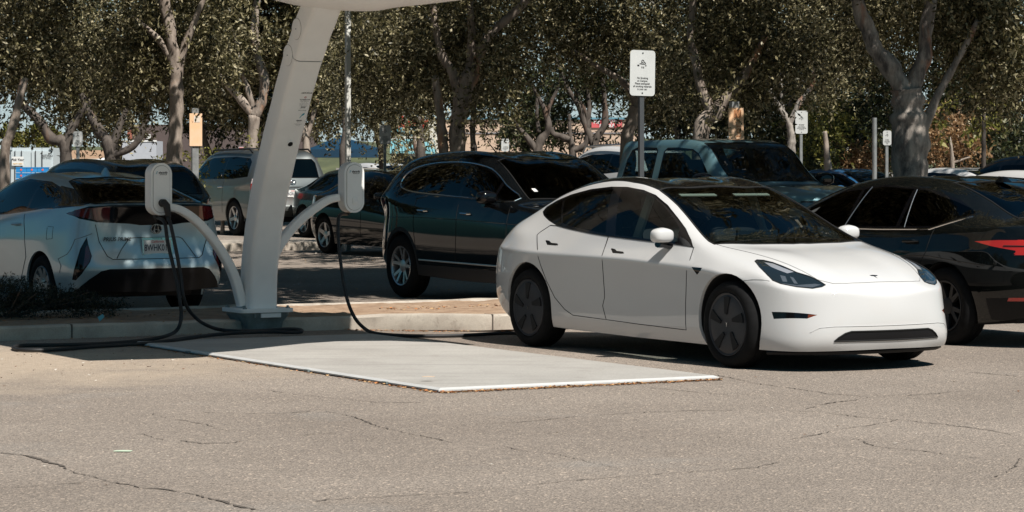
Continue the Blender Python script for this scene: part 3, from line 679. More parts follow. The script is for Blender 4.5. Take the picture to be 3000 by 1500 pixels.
def make_hybrid():
    f = Vector((-.55,.835)).normalized(); yaw = math.atan2(f.y, f.x)
    c = Car('hybrid_hatchback', SP_P, (-4.85, 29.58), yaw, 'silver hybrid hatchback seen from behind in the shade beyond the shrub', 'car', M['silver'], level=4)
    G = crop(0, 460, 2.927); rv = (-1, .35, .25); rx = (-1,0,0)
    sid = [(1.02,.985),(.55,1.20),(.10,1.355),(-.4,1.40),(-.95,1.375),(-1.35,1.30),(-1.62,1.215),(-1.50,1.125),(-1.0,1.075),(-.4,1.03),(.4,1.0)]
    dt = c.cut(sid, 'side', 1, 'window_trim', M['gloss_black'], mirror=True)
    for q in ([(.10,1.01),(.88,1.0),(.52,1.175),(.10,1.33)], [(.0,1.02),(.0,1.34),(-.4,1.375),(-.72,1.365),(-.82,1.075),(-.4,1.05)], [(-.87,1.085),(-.78,1.36),(-1.0,1.345),(-1.3,1.28),(-1.45,1.22),(-1.32,1.14)]):
        c.cut(q, 'side', 1, 'side_window', M['glass_dark'], mirror=True, only=dt, nz=.03)
    c.cut([(-1.22,1.335),(-1.62,1.29),(-2.04,1.17),(-2.04,1.135),(-1.9,1.125),(-1.5,1.10),(-1.2,1.10)], 'side', 1, 'pillar_panel', M['gloss_black'], mirror=True, only=[0], nz=.15)
    ws = [(.08,0),(.05,-.5),(.5,-.57),(1.0,-.62),(1.06,0)]; ws = ws+[(x,-y) for x, y in reversed(ws) if y]
    c.cut(ws, 'top', 1, 'windscreen', M['glass'], only=[0], seal=.005)
    rg = [(-1.22,0),(-1.20,-.40),(-1.24,-.50),(-1.6,-.575),(-1.95,-.66),(-2.10,-.60),(-2.17,-.3),(-2.18,0)]; rg = rg+[(x,-y) for x, y in reversed(rg) if y]
    c.cut(rg, 'top', 1, 'rear_window', M['glass_dark'], only=[0]+dt, seal=.005, nz=.1)
    st = c.from_px(G([(565,483),(640,455),(760,423),(1000,410),(1100,408),(1250,408),(1700,405),(1908,432),(1890,538),(1700,560),(1560,572),(1500,572),(1450,582),(1200,585),(1100,572),(830,560),(680,530),(600,500)]), rx)
    st = symm(st); t = c.cut(st, rx, 1, 'tail_lamp_bar', M['gloss_black'], nz=.0)
    for sg in (1, -1):
        q = [(sg*.50, .995),(sg*.62,.99),(sg*.80,1.04),(sg*.80,1.10),(sg*.60,1.125),(sg*.50,1.13)]; u = c.axes(rx)[0]; q = [(y*u.y, z) for y, z in q]
        c.cut(q, rx, 1, 'tail_lamp', M['red_dark'], only=t, nz=0)
    lw = c.from_px(G([(622,1050),(640,960),(690,790),(745,690),(752,745),(785,850),(770,900),(700,1000),(650,1055)]), rv)
    t = c.cut(lw, rv, 1, 'corner_lamp', M['gloss_black'], mirror=True, nz=0, seal=.004)
    c.cut(c.from_px(G([(735,775),(752,745),(785,850),(765,905),(705,975),(725,860)]), rv), rv, 1, 'reflector', M['red_dark'], mirror=True, nz=0, only=t)
    va = c.from_px(G([(640,1180),(760,1062),(850,992),(920,968),(1400,958)]), rx); va = [p for p in va]
    vu = [(abs(p[0]), p[1]) for p in va if True]
    zt = .50
    vf = [(0,zt),(.52,zt+.0),(.60,zt-.02),(.70,.40),(.80,.29),(.86,.20),(0,.20)]; vf = vf+[(-x,z) for x, z in reversed(vf) if x]
    c.cut(vf, rx, 1, 'lower_valance', M['trim'], nz=.1, seal=.004, within=lambda p: p.x < -1.85)
    gt = [(0,.60),(.48,.60),(.53,.63),(.60,.78),(.63,.95)]
    c.line([(-x,z) for x, z in reversed(gt)]+gt[1:], rx, 1, r=.004, name='tailgate_gap', mirror=False)
    pr = [(-.44,.61),(-.38,.70),(-.30,.80),(-.26,.815),(.26,.815),(.30,.80),(.38,.70),(.44,.61)]
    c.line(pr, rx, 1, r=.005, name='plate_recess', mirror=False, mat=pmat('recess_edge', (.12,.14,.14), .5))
    c.line([(.66,.86),(.80,.80),(.86,.60),(.86,.46)], rx, 1, r=.004, name='crease_line', mirror=True, mat=pmat('soft_crease', (.2,.22,.22), .5))
    c.wheel_wells((1.35,-1.35), .345, .325)
    doors(c, (-.02,), .30, .98); c.line([(-.85,1.04),(-.95,.85),(-1.0,.6),(-.86,.36),(-.6,.29),(.95,.27),(1.0,.6),(.98,.92)], 'side', 1, r=.003, name='door_gap')
    c.line([(-1.5,.92),(-1.62,.92),(-1.63,.80),(-1.5,.79),(-1.49,.91)], 'side', 1, r=.0022, name='fuel_flap', mirror=False)
    handle(c, -.72, .93); handle(c, .12, .89)
    def rear(y, z):
        h, n, i, d = c.bvh.ray_cast(Vector((-5, y, z)), Vector((1,0,0))); return h, n
    h, n = rear(0, .715); plate(c, h+n*.012, Vector((-1,0,.05)), '8WHK013', frame='TOYOTA', bottom='CLAREMONT')
    h, n = rear(0, .90); bm = bmesh.new(); Mx = Matrix.Translation(h-Vector((.004,0,0))) @ Matrix.Rotation(R(-90), 4, 'Y') @ Matrix.Rotation(R(90), 4, 'Z')
    def ring(rx_, ry_, r, ox=0, oy=0, nn=24): tube(bm, [Mx @ Vector((ox+rx_*math.cos(2*PI*k/nn), oy+ry_*math.sin(2*PI*k/nn), .01)) for k in range(nn+1)], r, 6, caps=False)
    prism(bm, [(.066*math.cos(2*PI*k/24), .05*math.sin(2*PI*k/24)) for k in range(24)], Mx, .01, mi=1)
    ring(.062,.046,.006); ring(.022,.044,.005); ring(.04,.018,.005,0,.022)
    build('emblem', bm, [M['chrome'], M['gloss_black']], c.root)
    h, n = rear(.42, .80); bm = bmesh.new(); Mt = Matrix.Translation((h.x-.022, .43, .80)) @ Matrix.Rotation(R(-3), 4, 'Z') @ Matrix.Rotation(R(-90), 4, 'Z') @ Matrix.Rotation(R(90), 4, 'X')
    text_mesh('PRIUS PRIME', .055, Mt, bm, bold=.015, shear=.15); build('badge_lettering', bm, M['ink_black'], c.root, smooth=False)
    c.finish()
    wheels(c, (1.35,-1.35), .865, .315, w=.2, rim=.205, style='spoke', n=9, mat=pmat('hubcap', (.30,.32,.33), .35, metal=.7))
    underbody(c, -1.9, 1.9, .58, .20, .45); mirror_part(c, .70, .82, 1.0, c.mat, .85)
    interior(c, 1.02, 1.0, .58, (.1, -.75), zs=.45)
    bm = bmesh.new(); lathe(bm, [(0,.11),(.01,.105),(.035,.05),(.045,0)], Matrix.Translation((-1.05,0,1.425)) @ Matrix.Diagonal((2.4,.8,.9,1)) , n=16); build('roof_antenna', bm, c.mat, c.root)
    return c
def symm(st):
    """average an outline with its mirror image in u"""
    mid = 0; q = [(abs(a), b) for a, b in st]
    L = [p for p in st if p[0] < 0] if sum(1 for p in st if p[0] < 0) else st
    # keep the half that was hit best (the side nearest the viewer)
    A = [p for p in st if p[0] >= 0]; B = [p for p in st if p[0] < 0]
    half = A if len(A) >= len(B) else [(-a, b) for a, b in B]
    top = sorted([p for p in half], key=lambda p: math.atan2(p[1]-sum(z for _, z in half)/len(half), p[0]))
    return top[::1]+[(-a, b) for a, b in reversed(top)]
def make_crossover():
    f = Vector((.52,-.854)).normalized(); yaw = math.atan2(f.y, f.x)
    c = Car('crossover', SP_S, (.20, 31.2), yaw, 'black crossover with a bright window surround parked behind the white sedan', 'car', M['black'], level=4)
    dlo = [(1.0,1.15),(.70,1.32),(.30,1.50),(-.2,1.57),(-.8,1.575),(-1.25,1.54),(-1.50,1.48),(-1.60,1.40),(-1.58,1.31),(-1.40,1.255),(-1.0,1.22),(0,1.18)]
    auto_glass(c, spline([p for p in dlo], 4, True), (.62,-.12,-.98), trim=M['chrome'], trimr=.009, rearview='x', rmat=M['glass'])
    c.cut([(-.62,1.20),(-.58,1.5),(-.5,1.58),(.5,1.58),(.58,1.5),(.62,1.20)], (-1,0,0), 1, 'rear_window', M['glass_dark'], nz=.1, only=[0], seal=.005)
    rv = (-1,.5,0)
    u, v, w = c.axes(rv)
    for z0, z1, xa in ((.98,1.14,-1.85),):
        q = [(-1.75,1.02),(-1.9,1.14),(-2.2,1.12),(-2.2,.97)]; c.cut(q, 'side', 1, 'tail_lamp', M['red_dark'], mirror=True, nz=.05)
    c.cut([(1.6,.86),(1.95,.80),(2.3,.80),(2.3,.94),(1.9,.96),(1.65,.93)], 'side', 1, 'headlight', M['lens'], mirror=True, nz=.02)
    c.wheel_wells((1.3825,-1.3825), .40, .375, cladding=M['cladding'], cw=.05)
    c.cut([(-.94,.20),(.94,.20),(.96,.38),(-.96,.40)], 'side', 1, 'sill_cladding', M['cladding'], mirror=True, only=[0], nz=0)
    c.line([(-.92,.455),(.92,.435)], 'side', 1, r=.010, mat=M['alloy'], name='side_moulding', sx=.5)
    c.line([(-1.9,.93),(-1.0,.945),(0,.93),(1.2,.90),(1.7,.87)], 'side', 1, r=.004, name='body_crease', mat=M['black'])
    doors(c, (1.02,-.08), .42, 1.10); c.line([(-1.06,1.17),(-1.05,.85),(-.98,.55),(-.93,.42)], 'side', 1, r=.003, name='door_gap')
    handle(c, .12, 1.0, M['chrome']); handle(c, -.85, 1.02, M['chrome'])
    h, n, i, d = c.bvh.ray_cast(Vector((5,0,.62)), Vector((-1,0,0)))
    c.cut([(-.5,.50),(-.55,.86),(.55,.86),(.5,.50)], 'x', 1, 'grille', M['trim'], nz=.2)
    c.finish(); wheels(c, (1.3825,-1.3825), .925, .37, w=.235, rim=.238, style='double', n=5)
    underbody(c, -1.9, 2.0, .60, .26, .5); mirror_part(c, .72, .90, 1.17, M['gloss_black'], 1.05)
    interior(c, 1.15, 1.10, .62, (.15,-.75), zs=.62)
    bm = bmesh.new(); tube(bm, [(-.75,0,1.70),(-.95,0,1.83)], [.008,.004], 6); build('aerial', bm, M['trim'], c.root)
    bm = bmesh.new(); h, n, i, d = c.bvh.ray_cast(Vector((.95,-.52,3)), Vector((0,0,-1)))
    if h is not None: box(bm, h+n*.004, (.07,.05,.002), Matrix.Rotation(R(28), 3, 'Y')); build('windscreen_sticker', bm, M['plate'], c.root, smooth=False)
    return c
def make_saloon():
    f = Vector((-.52,.854)).normalized(); yaw = math.atan2(f.y, f.x)
    c = Car('saloon', SP_A, (3.76, 25.22), yaw, 'dusty black saloon seen from behind at the right edge, past the white sedan', 'car', M['black_dusty'], level=4)
    B = crop(2000, 480, 2.576)
    dlo = [(1.28,.965),(.82,1.17),(.38,1.315),(-.25,1.372),(-.85,1.345),(-1.28,1.25),(-1.55,1.14),(-1.57,1.11),(-1.20,1.0),(-.45,.985)]
    auto_glass(c, dlo, (.03,-.70), mat=M['glass_dark'])
    c.line([(1.2,.975),(-.45,.978),(-1.16,.992),(-1.57,1.105)], 'side', 1, r=.009, mat=M['chrome'], name='window_moulding')
    for a, b in (((-.08,1.35),(.06,.98)), ((-.72,1.33),(-.80,1.0))): c.line([a, b], 'side', 1, r=.0045, mat=M['alloy'], name='pillar_trim')
    tl = c.from_px(B([(2268,582),(2330,580),(2420,586),(2576,592),(2640,594),(2640,690),(2460,700),(2440,662),(2370,645)]), (-1,.55,0))
    tl = [(-1.76,.90),(-2.0,.915),(-2.5,.92),(-2.5,.825),(-2.3,.82),(-2.15,.83),(-1.95,.862)]
    t = c.cut(tl, 'side', 1, 'tail_lamp', M['red'], mirror=True, nz=.03)
    c.cut([(.52,.80),(.80,.79),(.98,.80),(.98,.92),(.55,.92)], (-1,0,0), 1, 'tail_lamp', M['red'], mirror=True, nz=.05, only=[0], within=lambda p: p.x < -2.15)
    c.line([(-2.05,.868),(-2.4,.868)], 'side', 1, r=.005, name='lamp_divider')
    c.wheel_wells((1.41,-1.41), .37, .345)
    doors(c, (1.2,-.02), .28, .96); c.line([(-1.22,1.0),(-1.18,.8),(-1.0,.55),(-.9,.35),(-.86,.28)], 'side', 1, r=.003, name='door_gap')
    c.line([(-1.9,.70),(-1.2,.76),(0,.74),(1.3,.70)], 'side', 1, r=.004, mat=M['black'], name='body_crease')
    handle(c, .15, .86, M['black']); handle(c, -.95, .88, M['black'])
    c.cut([(-.85,.24),(-.55,.22),(.55,.22),(.85,.24),(.88,.42),(.5,.46),(-.5,.46),(-.88,.42)], (-1,0,0), 1, 'lower_valance', M['trim'], nz=.1, within=lambda p: p.x < -1.9)
    c.cut([(.60,.44),(.78,.43),(.78,.40),(.60,.41)], (-1,0,0), 1, 'reflector', M['red'], mirror=True, nz=.05, within=lambda p: p.x < -1.9)
    c.finish(); wheels(c, (1.41,-1.41), .905, .335, rim=.228, n=5, style='double', mat=pmat('shaded_alloy', (.02,.02,.022), .5, spec=.3))
    underbody(c, -2.0, 2.0, .60, .20, .45); mirror_part(c, .70, .85, 1.0, M['black'], .9)
    interior(c, 1.0, .92, .6, (.1,-.85), zs=.42)
    bm = bmesh.new(); lathe(bm, [(0,.06),(.02,.055),(.04,.02),(.05,0)], Matrix.Translation((-1.15,0,1.395)) @ Matrix.Diagonal((2.2,1.1,.9,1)), n=16); build('roof_antenna', bm, M['black'], c.root)
    return c
def make_pickup():
    f = Vector((.50,-.866)).normalized(); yaw = math.atan2(f.y, f.x)
    c = Car('pickup_truck', SP_K, (3.15, 40.2), yaw, 'blue-grey crew cab pickup truck with a tinted windscreen behind the white sedan', 'pickup truck', M['grey_blue'], level=3)
    auto_glass(c, [(.96,1.28),(.70,1.51),(.45,1.71),(.28,1.775),(-.1,1.80),(-.38,1.80),(-.46,1.74),(-.46,1.29),(-.2,1.28)], (), mat=M['glass'], rearview='none', rmat=M['glass_clear'])
    t = c.cut([(-.62,1.28),(-.62,1.75),(-.67,1.80),(-1.2,1.81),(-1.34,1.77),(-1.42,1.63),(-1.46,1.29)], 'side', 1, 'window_trim', M['gloss_black'], mirror=True)
    c.cut([(-.65,1.31),(-.65,1.74),(-.70,1.78),(-1.19,1.79),(-1.31,1.75),(-1.39,1.62),(-1.43,1.31)], 'side', 1, 'side_window', M['glass'], mirror=True, only=t, nz=.03)
    c.cut([(-.6,1.42),(-.58,1.76),(.58,1.76),(.6,1.42)], (-1,0,0), 1, 'rear_window', M['glass'], nz=.1, only=[0])
    c.wheel_wells((1.78,-1.78), .45, .42)
    doors(c, (1.12,-.55,-1.5), .55, 1.24); handle(c, -.35, 1.12, M['chrome']); handle(c, -1.3, 1.12, M['chrome'])
    c.cut([(-.6,.75),(-.62,1.05),(.62,1.05),(.6,.75)], 'x', 1, 'grille', M['trim'], nz=.2); c.cut([(2.3,.86),(2.95,.84),(2.95,1.02),(2.4,1.04)], 'side', 1, 'headlight', M['lens'], mirror=True, nz=.02)
    c.finish(); wheels(c, (1.78,-1.78), .97, .41, w=.27, rim=.25, n=6); underbody(c, -2.7, 2.6, .62, .35, .7)
    mirror_part(c, .95, .93, 1.32, M['gloss_black'], 1.3); interior(c, 1.28, 1.24, .7, (.15,-.6), zs=.75)
    bm = bmesh.new(); box(bm, (.36,0,1.88), (.12,.2,.05), bev=.015); build('cab_lamp', bm, M['trim'], c.root)
    return c
def make_big_suv():
    yaw = math.atan2(.866, -.5)
    c = Car('large_suv', SP_Q, (-5.98, 61.1), yaw, 'pale silver large SUV with roof rails, half hidden by the leaning white column', 'SUV', M['champagne'], level=3)
    dlo = [(1.0,1.21),(.75,1.42),(.40,1.62),(0,1.69),(-1.2,1.72),(-1.95,1.68),(-2.08,1.60),(-2.12,1.28),(-1.4,1.23)]
    auto_glass(c, dlo, (.1,-.85), rearview='none')
    c.cut([(-.66,1.26),(-.62,1.58),(-.55,1.66),(.55,1.66),(.62,1.58),(.66,1.26)], (-1,0,0), 1, 'rear_window', M['glass_dark'], nz=.1, only=[0], seal=.008)
    t = c.cut([(.60,1.02),(.60,1.17),(.76,1.22),(1.0,1.22),(1.0,.98)], (-1,0,0), 1, 'tail_lamp', M['red'], mirror=True, nz=.0, within=lambda p: p.x < -2.3)
    c.cut([(.86,1.14),(.86,1.24),(1.0,1.26),(1.0,1.12)], (-1,0,0), 1, 'reversing_lamp', pmat('clear_lens', (.6,.5,.5), .2), mirror=True, nz=.0, within=lambda p: p.x < -2.3)
    c.wheel_wells((1.55,-1.55), .43, .40); doors(c, (1.0,.05,-.98), .50, 1.18)
    for x in (.2, -.85): handle(c, x, 1.05, M['chrome'])
    h, n, i, d = c.bvh.ray_cast(Vector((-5,0,.92)), Vector((1,0,0)))
    plate(c, h-Vector((.012,0,0)), Vector((-1,0,0)), '6GRU716')
    c.line([(-.52,1.06),(.52,1.06)], (-1,0,0), 1, r=.022, mat=M['champagne'], name='plate_garnish', mirror=False, sx=.5)
    bm = bmesh.new(); Mx = Matrix.Translation((-2.50,0,1.16)) @ Matrix.Rotation(R(90), 4, 'Z') @ Matrix.Rotation(R(90), 4, 'X')
    for a, b in ((.075,.05), (.025,.047), (.05,.02)): tube(bm, [Mx @ Vector((a*math.cos(2*PI*k/20), b*math.sin(2*PI*k/20)+(.022 if b == .02 else 0), 0)) for k in range(21)], .007, 6, caps=False)
    build('emblem', bm, M['chrome'], c.root)
    bm = bmesh.new(); box(bm, (-2.60,0,.60), (.16,1.75,.16), bev=.04); build('rear_bumper', bm, M['champagne'], c.root, angle=60)
    c.finish(); wheels(c, (1.55,-1.55), .97, .39, w=.26, rim=.255, n=5); underbody(c, -2.3, 2.2, .62, .3, .6); mirror_part(c, .95, .93, 1.26, M['gloss_black'], 1.2)
    for sg in (1, -1):
        bm = bmesh.new(); tube(bm, [(.2,sg*.70,1.78),(.1,sg*.70,1.86),(-1.8,sg*.70,1.88),(-1.95,sg*.70,1.80)], .018, 8); build('roof_rail', bm, M['trim'], c.root)
    for x in (-.2,-1.3):
        bm = bmesh.new(); tube(bm, [(x,-.7,1.87),(x,0,1.91),(x,.7,1.87)], .015, 8); build('roof_bar', bm, M['trim'], c.root)
    bm = bmesh.new(); tube(bm, [(-2.42,0,1.27),(-2.43,.32,1.31)], .012, 6); build('wiper', bm, M['trim'], c.root)
    return c
DL_A = [(1.28,.965),(.82,1.17),(.38,1.315),(-.25,1.372),(-.85,1.345),(-1.28,1.25),(-1.55,1.14),(-1.57,1.11),(-1.20,1.0),(-.45,.985)]
DL_S = [(1.02,1.13),(.70,1.30),(.30,1.48),(-.2,1.555),(-.9,1.565),(-1.45,1.53),(-1.75,1.46),(-1.86,1.36),(-1.84,1.28),(-1.60,1.235),(-1.0,1.20),(0,1.165)]
def make_far(name, kind, loc, f, mat, label, cat='car', group=None, z=0, kz=1.0, rails=False, lamp=None, rim=None):
    f = Vector(f).normalized(); yaw = math.atan2(f.y, f.x)
    sp = stretch(SP_A if kind == 's' else SP_S, 1.0, kz)
    c = Car(name, sp, loc, yaw, label, cat, mat, level=3, group=group, z=z)
    if kind == 's':
        auto_glass(c, [(x, y*kz) for x, y in DL_A], (.0,-.98)); xs = (1.41,-1.41); r = .33
        c.cut([(-1.95,.93*kz),(-2.5,.93*kz),(-2.5,.76*kz),(-2.12,.78*kz)], 'side', 1, 'tail_lamp', M['red'], mirror=True, nz=.02)
    else:
        auto_glass(c, [(x, y*kz) for x, y in DL_S], (.62,-.12,-.98), rearview='none'); xs = (1.38,-1.38); r = .36
        c.cut([(-.62,1.20*kz),(-.58,1.5*kz),(-.5,1.58*kz),(.5,1.58*kz),(.58,1.5*kz),(.62,1.20*kz)], (-1,0,0), 1, 'rear_window', M['glass_dark'], nz=.1, only=[0], seal=.005)
        c.cut([(-1.75,1.02*kz),(-1.9,1.14*kz),(-2.2,1.12*kz),(-2.2,.95*kz)], 'side', 1, 'tail_lamp', M['red'], mirror=True, nz=.02)
    c.wheel_wells(xs, r+.04, r+.015); doors(c, (.98,-.04), .32, .94)
    c.finish(); wheels(c, xs, .90, r, rim=.225, n=rim or 5); underbody(c, -1.9, 2.0, .6, .22, .45); mirror_part(c, .70, .85, (1.0 if kind == 's' else 1.17)*kz, mat, .9)
    if rails:
        for sg in (1, -1):
            bm = bmesh.new(); tube(bm, [(.2,sg*.66,1.60*kz),(.1,sg*.66,1.70*kz),(-1.3,sg*.65,1.74*kz),(-1.5,sg*.65,1.63*kz)], .02, 8); build('roof_rail', bm, M['alloy'], c.root)
    return c
SUN_H = Vector((.58,-.815)).normalized(); SUN_EL = 54.5
def sky_backdrop():
    m, nt = newmat('sky_glow'); out = N(nt, 'ShaderNodeOutputMaterial'); e = N(nt, 'ShaderNodeEmission', Strength=.50); nt.links.new(e.outputs[0], out.inputs[0])
    tc = N(nt, 'ShaderNodeTexCoord'); sp = N(nt, 'ShaderNodeSeparateXYZ'); r = N(nt, 'ShaderNodeValToRGB'); nt.links.new(tc.outputs['Generated'], sp.inputs[0]); nt.links.new(sp.outputs[2], r.inputs[0]); nt.links.new(r.outputs[0], e.inputs[0])
    r.color_ramp.elements[0].color = (.80,.95,.95,1); r.color_ramp.elements[1].color = (.42,.72,.80,1)
    bm = bmesh.new(); prev = None
    for i in range(41):
        a = R(50+80*i/40); c = (bm.verts.new((700*math.cos(a), 700*math.sin(a), -5)), bm.verts.new((700*math.cos(a), 700*math.sin(a), 120)))
        if prev: bm.faces.new((prev[0], c[0], c[1], prev[1]))
        prev = c
    tag(build('sky', bm, m), kind='structure')
def setup():
    cam = bpy.data.cameras.new('camera'); co = bpy.data.objects.new('camera', cam); COL.objects.link(co); co.location = (0,0,H); co.rotation_euler = (R(90),0,0)
    cam.sensor_width = 36; cam.lens = 36*F/3000; cam.shift_y = -(750-Y0)/3000; cam.clip_end = 3000; cam.clip_start = .5; S.camera = co
    S.render.resolution_x = 1024; S.render.resolution_y = 512
    w = bpy.data.worlds.new('World'); S.world = w; w.use_nodes = True; nt = w.node_tree; bg = nt.nodes['Background']
    sk = nt.nodes.new('ShaderNodeTexSky'); sk.sky_type = 'NISHITA'; sk.sun_disc = False; sk.sun_elevation = R(SUN_EL)
    az = math.atan2(SUN_H.x, SUN_H.y); sk.sun_rotation = az; sk.air_density = 1.0; sk.dust_density = 1.6; sk.ozone_density = 1.5
    mx = nt.nodes.new('ShaderNodeMix'); mx.data_type = 'RGBA'; mx.blend_type = 'MULTIPLY'; mx.inputs[0].default_value = 1; mx.inputs[7].default_value = (.20,.48,.54,1)
    nt.links.new(sk.outputs[0], mx.inputs[6]); nt.links.new(mx.outputs[2], bg.inputs[0]); bg.inputs[1].default_value = .065
    l = bpy.data.lights.new('sun', 'SUN'); l.energy = 5.0; l.angle = R(.5); l.color = (1,.945,.875); lo = bpy.data.objects.new('sun', l); COL.objects.link(lo)
    d = Vector((SUN_H.x*math.cos(R(SUN_EL)), SUN_H.y*math.cos(R(SUN_EL)), math.sin(R(SUN_EL)))); lo.rotation_euler = d.to_track_quat('Z', 'Y').to_euler()
    S.view_settings.view_transform = 'Standard'; S.view_settings.look = 'None'; S.view_settings.exposure = .40; S.view_settings.gamma = 1

# ---------------------------------------------------------------- ground
def asphalt_mat():
    m, nt = newmat('asphalt'); out = N(nt, 'ShaderNodeOutputMaterial'); b = N(nt, 'ShaderNodeBsdfPrincipled', Roughness=.85); L = nt.links.new; L(b.outputs[0], out.inputs[0])
    tc = N(nt, 'ShaderNodeTexCoord'); P = tc.outputs['Object']
    def noise(sc, det=5, rg=.6, dist=0):
        n = N(nt, 'ShaderNodeTexNoise', Scale=sc, Detail=float(det), Roughness=rg, Distortion=float(dist)); L(P, n.inputs['Vector']); return n.outputs[0]
    def ramp(f, stops):
        r = N(nt, 'ShaderNodeValToRGB'); e = r.color_ramp.elements
        while len(e) < len(stops): e.new(.5)
        for i, (p, c) in enumerate(stops): e[i].position = p; e[i].color = (*c, 1)
        L(f, r.inputs[0]); return r.outputs[0]
    def mix(f, a, c, mode='MIX'):
        n = N(nt, 'ShaderNodeMix', _data_type='RGBA', _blend_type=mode)
        if isinstance(f, float): n.inputs[0].default_value = f
        else: L(f, n.inputs[0])
        for i, q in ((6, a), (7, c)):
            if isinstance(q, tuple): n.inputs[i].default_value = (*q, 1)
            else: L(q, n.inputs[i])
        return n.outputs[2]
    base = ramp(noise(.35, 6), [(.3, (.225,.187,.157)), (.7, (.312,.265,.226))])
    vo = N(nt, 'ShaderNodeTexVoronoi', Scale=85.0); L(P, vo.inputs['Vector'])
    st = ramp(vo.outputs['Color'], [(.0, (.45,.44,.43)), (.5, (.93,.93,.93)), (.82, (1.2,1.18,1.15)), (1.0, (2.9,2.75,2.55))])
    col = mix(.85, base, st, 'MULTIPLY')
    vo2 = N(nt, 'ShaderNodeTexVoronoi', Scale=240.0); L(P, vo2.inputs['Vector'])
    col = mix(.6, col, ramp(vo2.outputs['Color'], [(0, (.5,.5,.5)), (1, (1.5,1.48,1.45))]), 'MULTIPLY')
    # drifted sand towards the kerb on the left
    sp = N(nt, 'ShaderNodeSeparateXYZ'); L(P, sp.inputs[0])
    def math_(op, a, c):
        n = N(nt, 'ShaderNodeMath', _operation=op)
        for i, q in enumerate((a, c)):
            if isinstance(q, (int, float)): n.inputs[i].default_value = q
            else: L(q, n.inputs[i])
        return n.outputs[0]
    dx = math_('MULTIPLY', math_('ADD', sp.outputs[0], 4.9), .27); dy = math_('MULTIPLY', math_('ADD', sp.outputs[1], -21.2), .36)
    r2 = math_('ADD', math_('MULTIPLY', dx, dx), math_('MULTIPLY', dy, dy)); nz = noise(.9, 7, .65, .6)
    msk = math_('SUBTRACT', math_('ADD', 1.0, math_('MULTIPLY', math_('SUBTRACT', nz, .5), 2.4)), r2)
    mr = N(nt, 'ShaderNodeMapRange'); L(msk, mr.inputs[0]); mr.inputs['From Min'].default_value = -.1; mr.inputs['From Max'].default_value = .9; mr.inputs['To Max'].default_value = .95
    col = mix(mr.outputs[0], col, ramp(noise(14, 4), [(.3, (.36,.285,.215)), (.7, (.46,.375,.29))]))
    # pale grey worn patch and faint tyre scuffs
    col = mix(ramp(noise(.55, 5, .6), [(.60, (0,0,0)), (.78, (.35,.35,.35))]), col, (.30,.30,.29))
    col = mix(ramp(noise(2.2, 6, .7, 1.5), [(.62, (0,0,0)), (.72, (.30,.30,.30))]), col, (.12,.10,.085))
    L(col, b.inputs['Base Color'])
    bp = N(nt, 'ShaderNodeBump', Strength=.8, Distance=.010); L(vo.outputs['Distance'], bp.inputs['Height']); L(bp.outputs[0], b.inputs['Normal'])
    return m
M['asphalt'] = asphalt_mat()
M['concrete'] = pmat('kerb_concrete', (.50,.46,.40), .85, col2=(.33,.30,.26), vscale=5, bump=.3, bscale=40)
M['slab'] = pmat('slab_concrete', (.40,.38,.35), .75, col2=(.30,.28,.26), vscale=1.3, bump=.12, bscale=90)
def stained(name, c1, c2, stain, sc=1.0, track=False):
    m, nt = newmat(name); out = N(nt, 'ShaderNodeOutputMaterial'); b = N(nt, 'ShaderNodeBsdfPrincipled', Roughness=.82); L = nt.links.new; L(b.outputs[0], out.inputs[0]); tc = N(nt, 'ShaderNodeTexCoord')
    def nz(s, det=6.0, rg=.65, mp=None, dist=0.0):
        n = N(nt, 'ShaderNodeTexNoise', Scale=s, Detail=det, Roughness=rg, Distortion=dist)
        if mp:
            q = N(nt, 'ShaderNodeMapping'); q.inputs['Rotation'].default_value = (0,0,mp[0]); q.inputs['Scale'].default_value = mp[1]; L(tc.outputs['Object'], q.inputs[0]); L(q.outputs[0], n.inputs['Vector'])
        else: L(tc.outputs['Object'], n.inputs['Vector'])
        return n.outputs[0]
    def ramp(f, a, ca, bb, cb):
        r = N(nt, 'ShaderNodeValToRGB'); e = r.color_ramp.elements; e[0].position = a; e[0].color = (*ca,1); e[1].position = bb; e[1].color = (*cb,1); L(f, r.inputs[0]); return r.outputs[0]
    def mix(f, a, c, mode='MIX'):
        n = N(nt, 'ShaderNodeMix', _data_type='RGBA', _blend_type=mode); L(f, n.inputs[0]) if not isinstance(f, float) else setattr(n.inputs[0], 'default_value', f); L(a, n.inputs[6])
        if isinstance(c, tuple): n.inputs[7].default_value = (*c,1)
        else: L(c, n.inputs[7])
        return n.outputs[2]
    col = ramp(nz(1.4*sc), .35, c2, .65, c1)
    col = mix(.7, col, ramp(nz(55*sc, 3.0), .3, (.80,.80,.80), .7, (1.14,1.14,1.14)), 'MULTIPLY')
    col = mix(ramp(nz(3.2*sc, 8.0, .75, dist=.8), .56, (0,0,0), .70, (.55,.55,.55)), col, stain)
    if track: col = mix(ramp(nz(1.0, 6.0, .6, mp=(-(PI/2+math.atan2(Vv.y, Vv.x))+PI/2, (.35, 5.0, 1))), .52, (0,0,0), .70, (.5,.5,.5)), col, tuple(c*.62 for c in c1))
    L(col, b.inputs['Base Color']); bp = N(nt, 'ShaderNodeBump', Strength=.35, Distance=.006); L(nz(45*sc, 6.0), bp.inputs['Height']); L(bp.outputs[0], b.inputs['Normal']); return m
Vv = Vector((.872,.49,0))
M['slab'] = stained('slab_concrete', (.40,.38,.35), (.34,.32,.295), (.25,.225,.20), 1.0, True)
M['concrete'] = stained('kerb_concrete', (.50,.45,.38), (.36,.31,.26), (.17,.14,.115), 2.2)
M['slab_edge'] = pmat('slab_edge_paint', (.50,.50,.49), .6, var=.06)
M['dirt'] = pmat('island_soil', (.40,.28,.19), .95, col2=(.26,.17,.11), vscale=6, bump=.8, bscale=25)
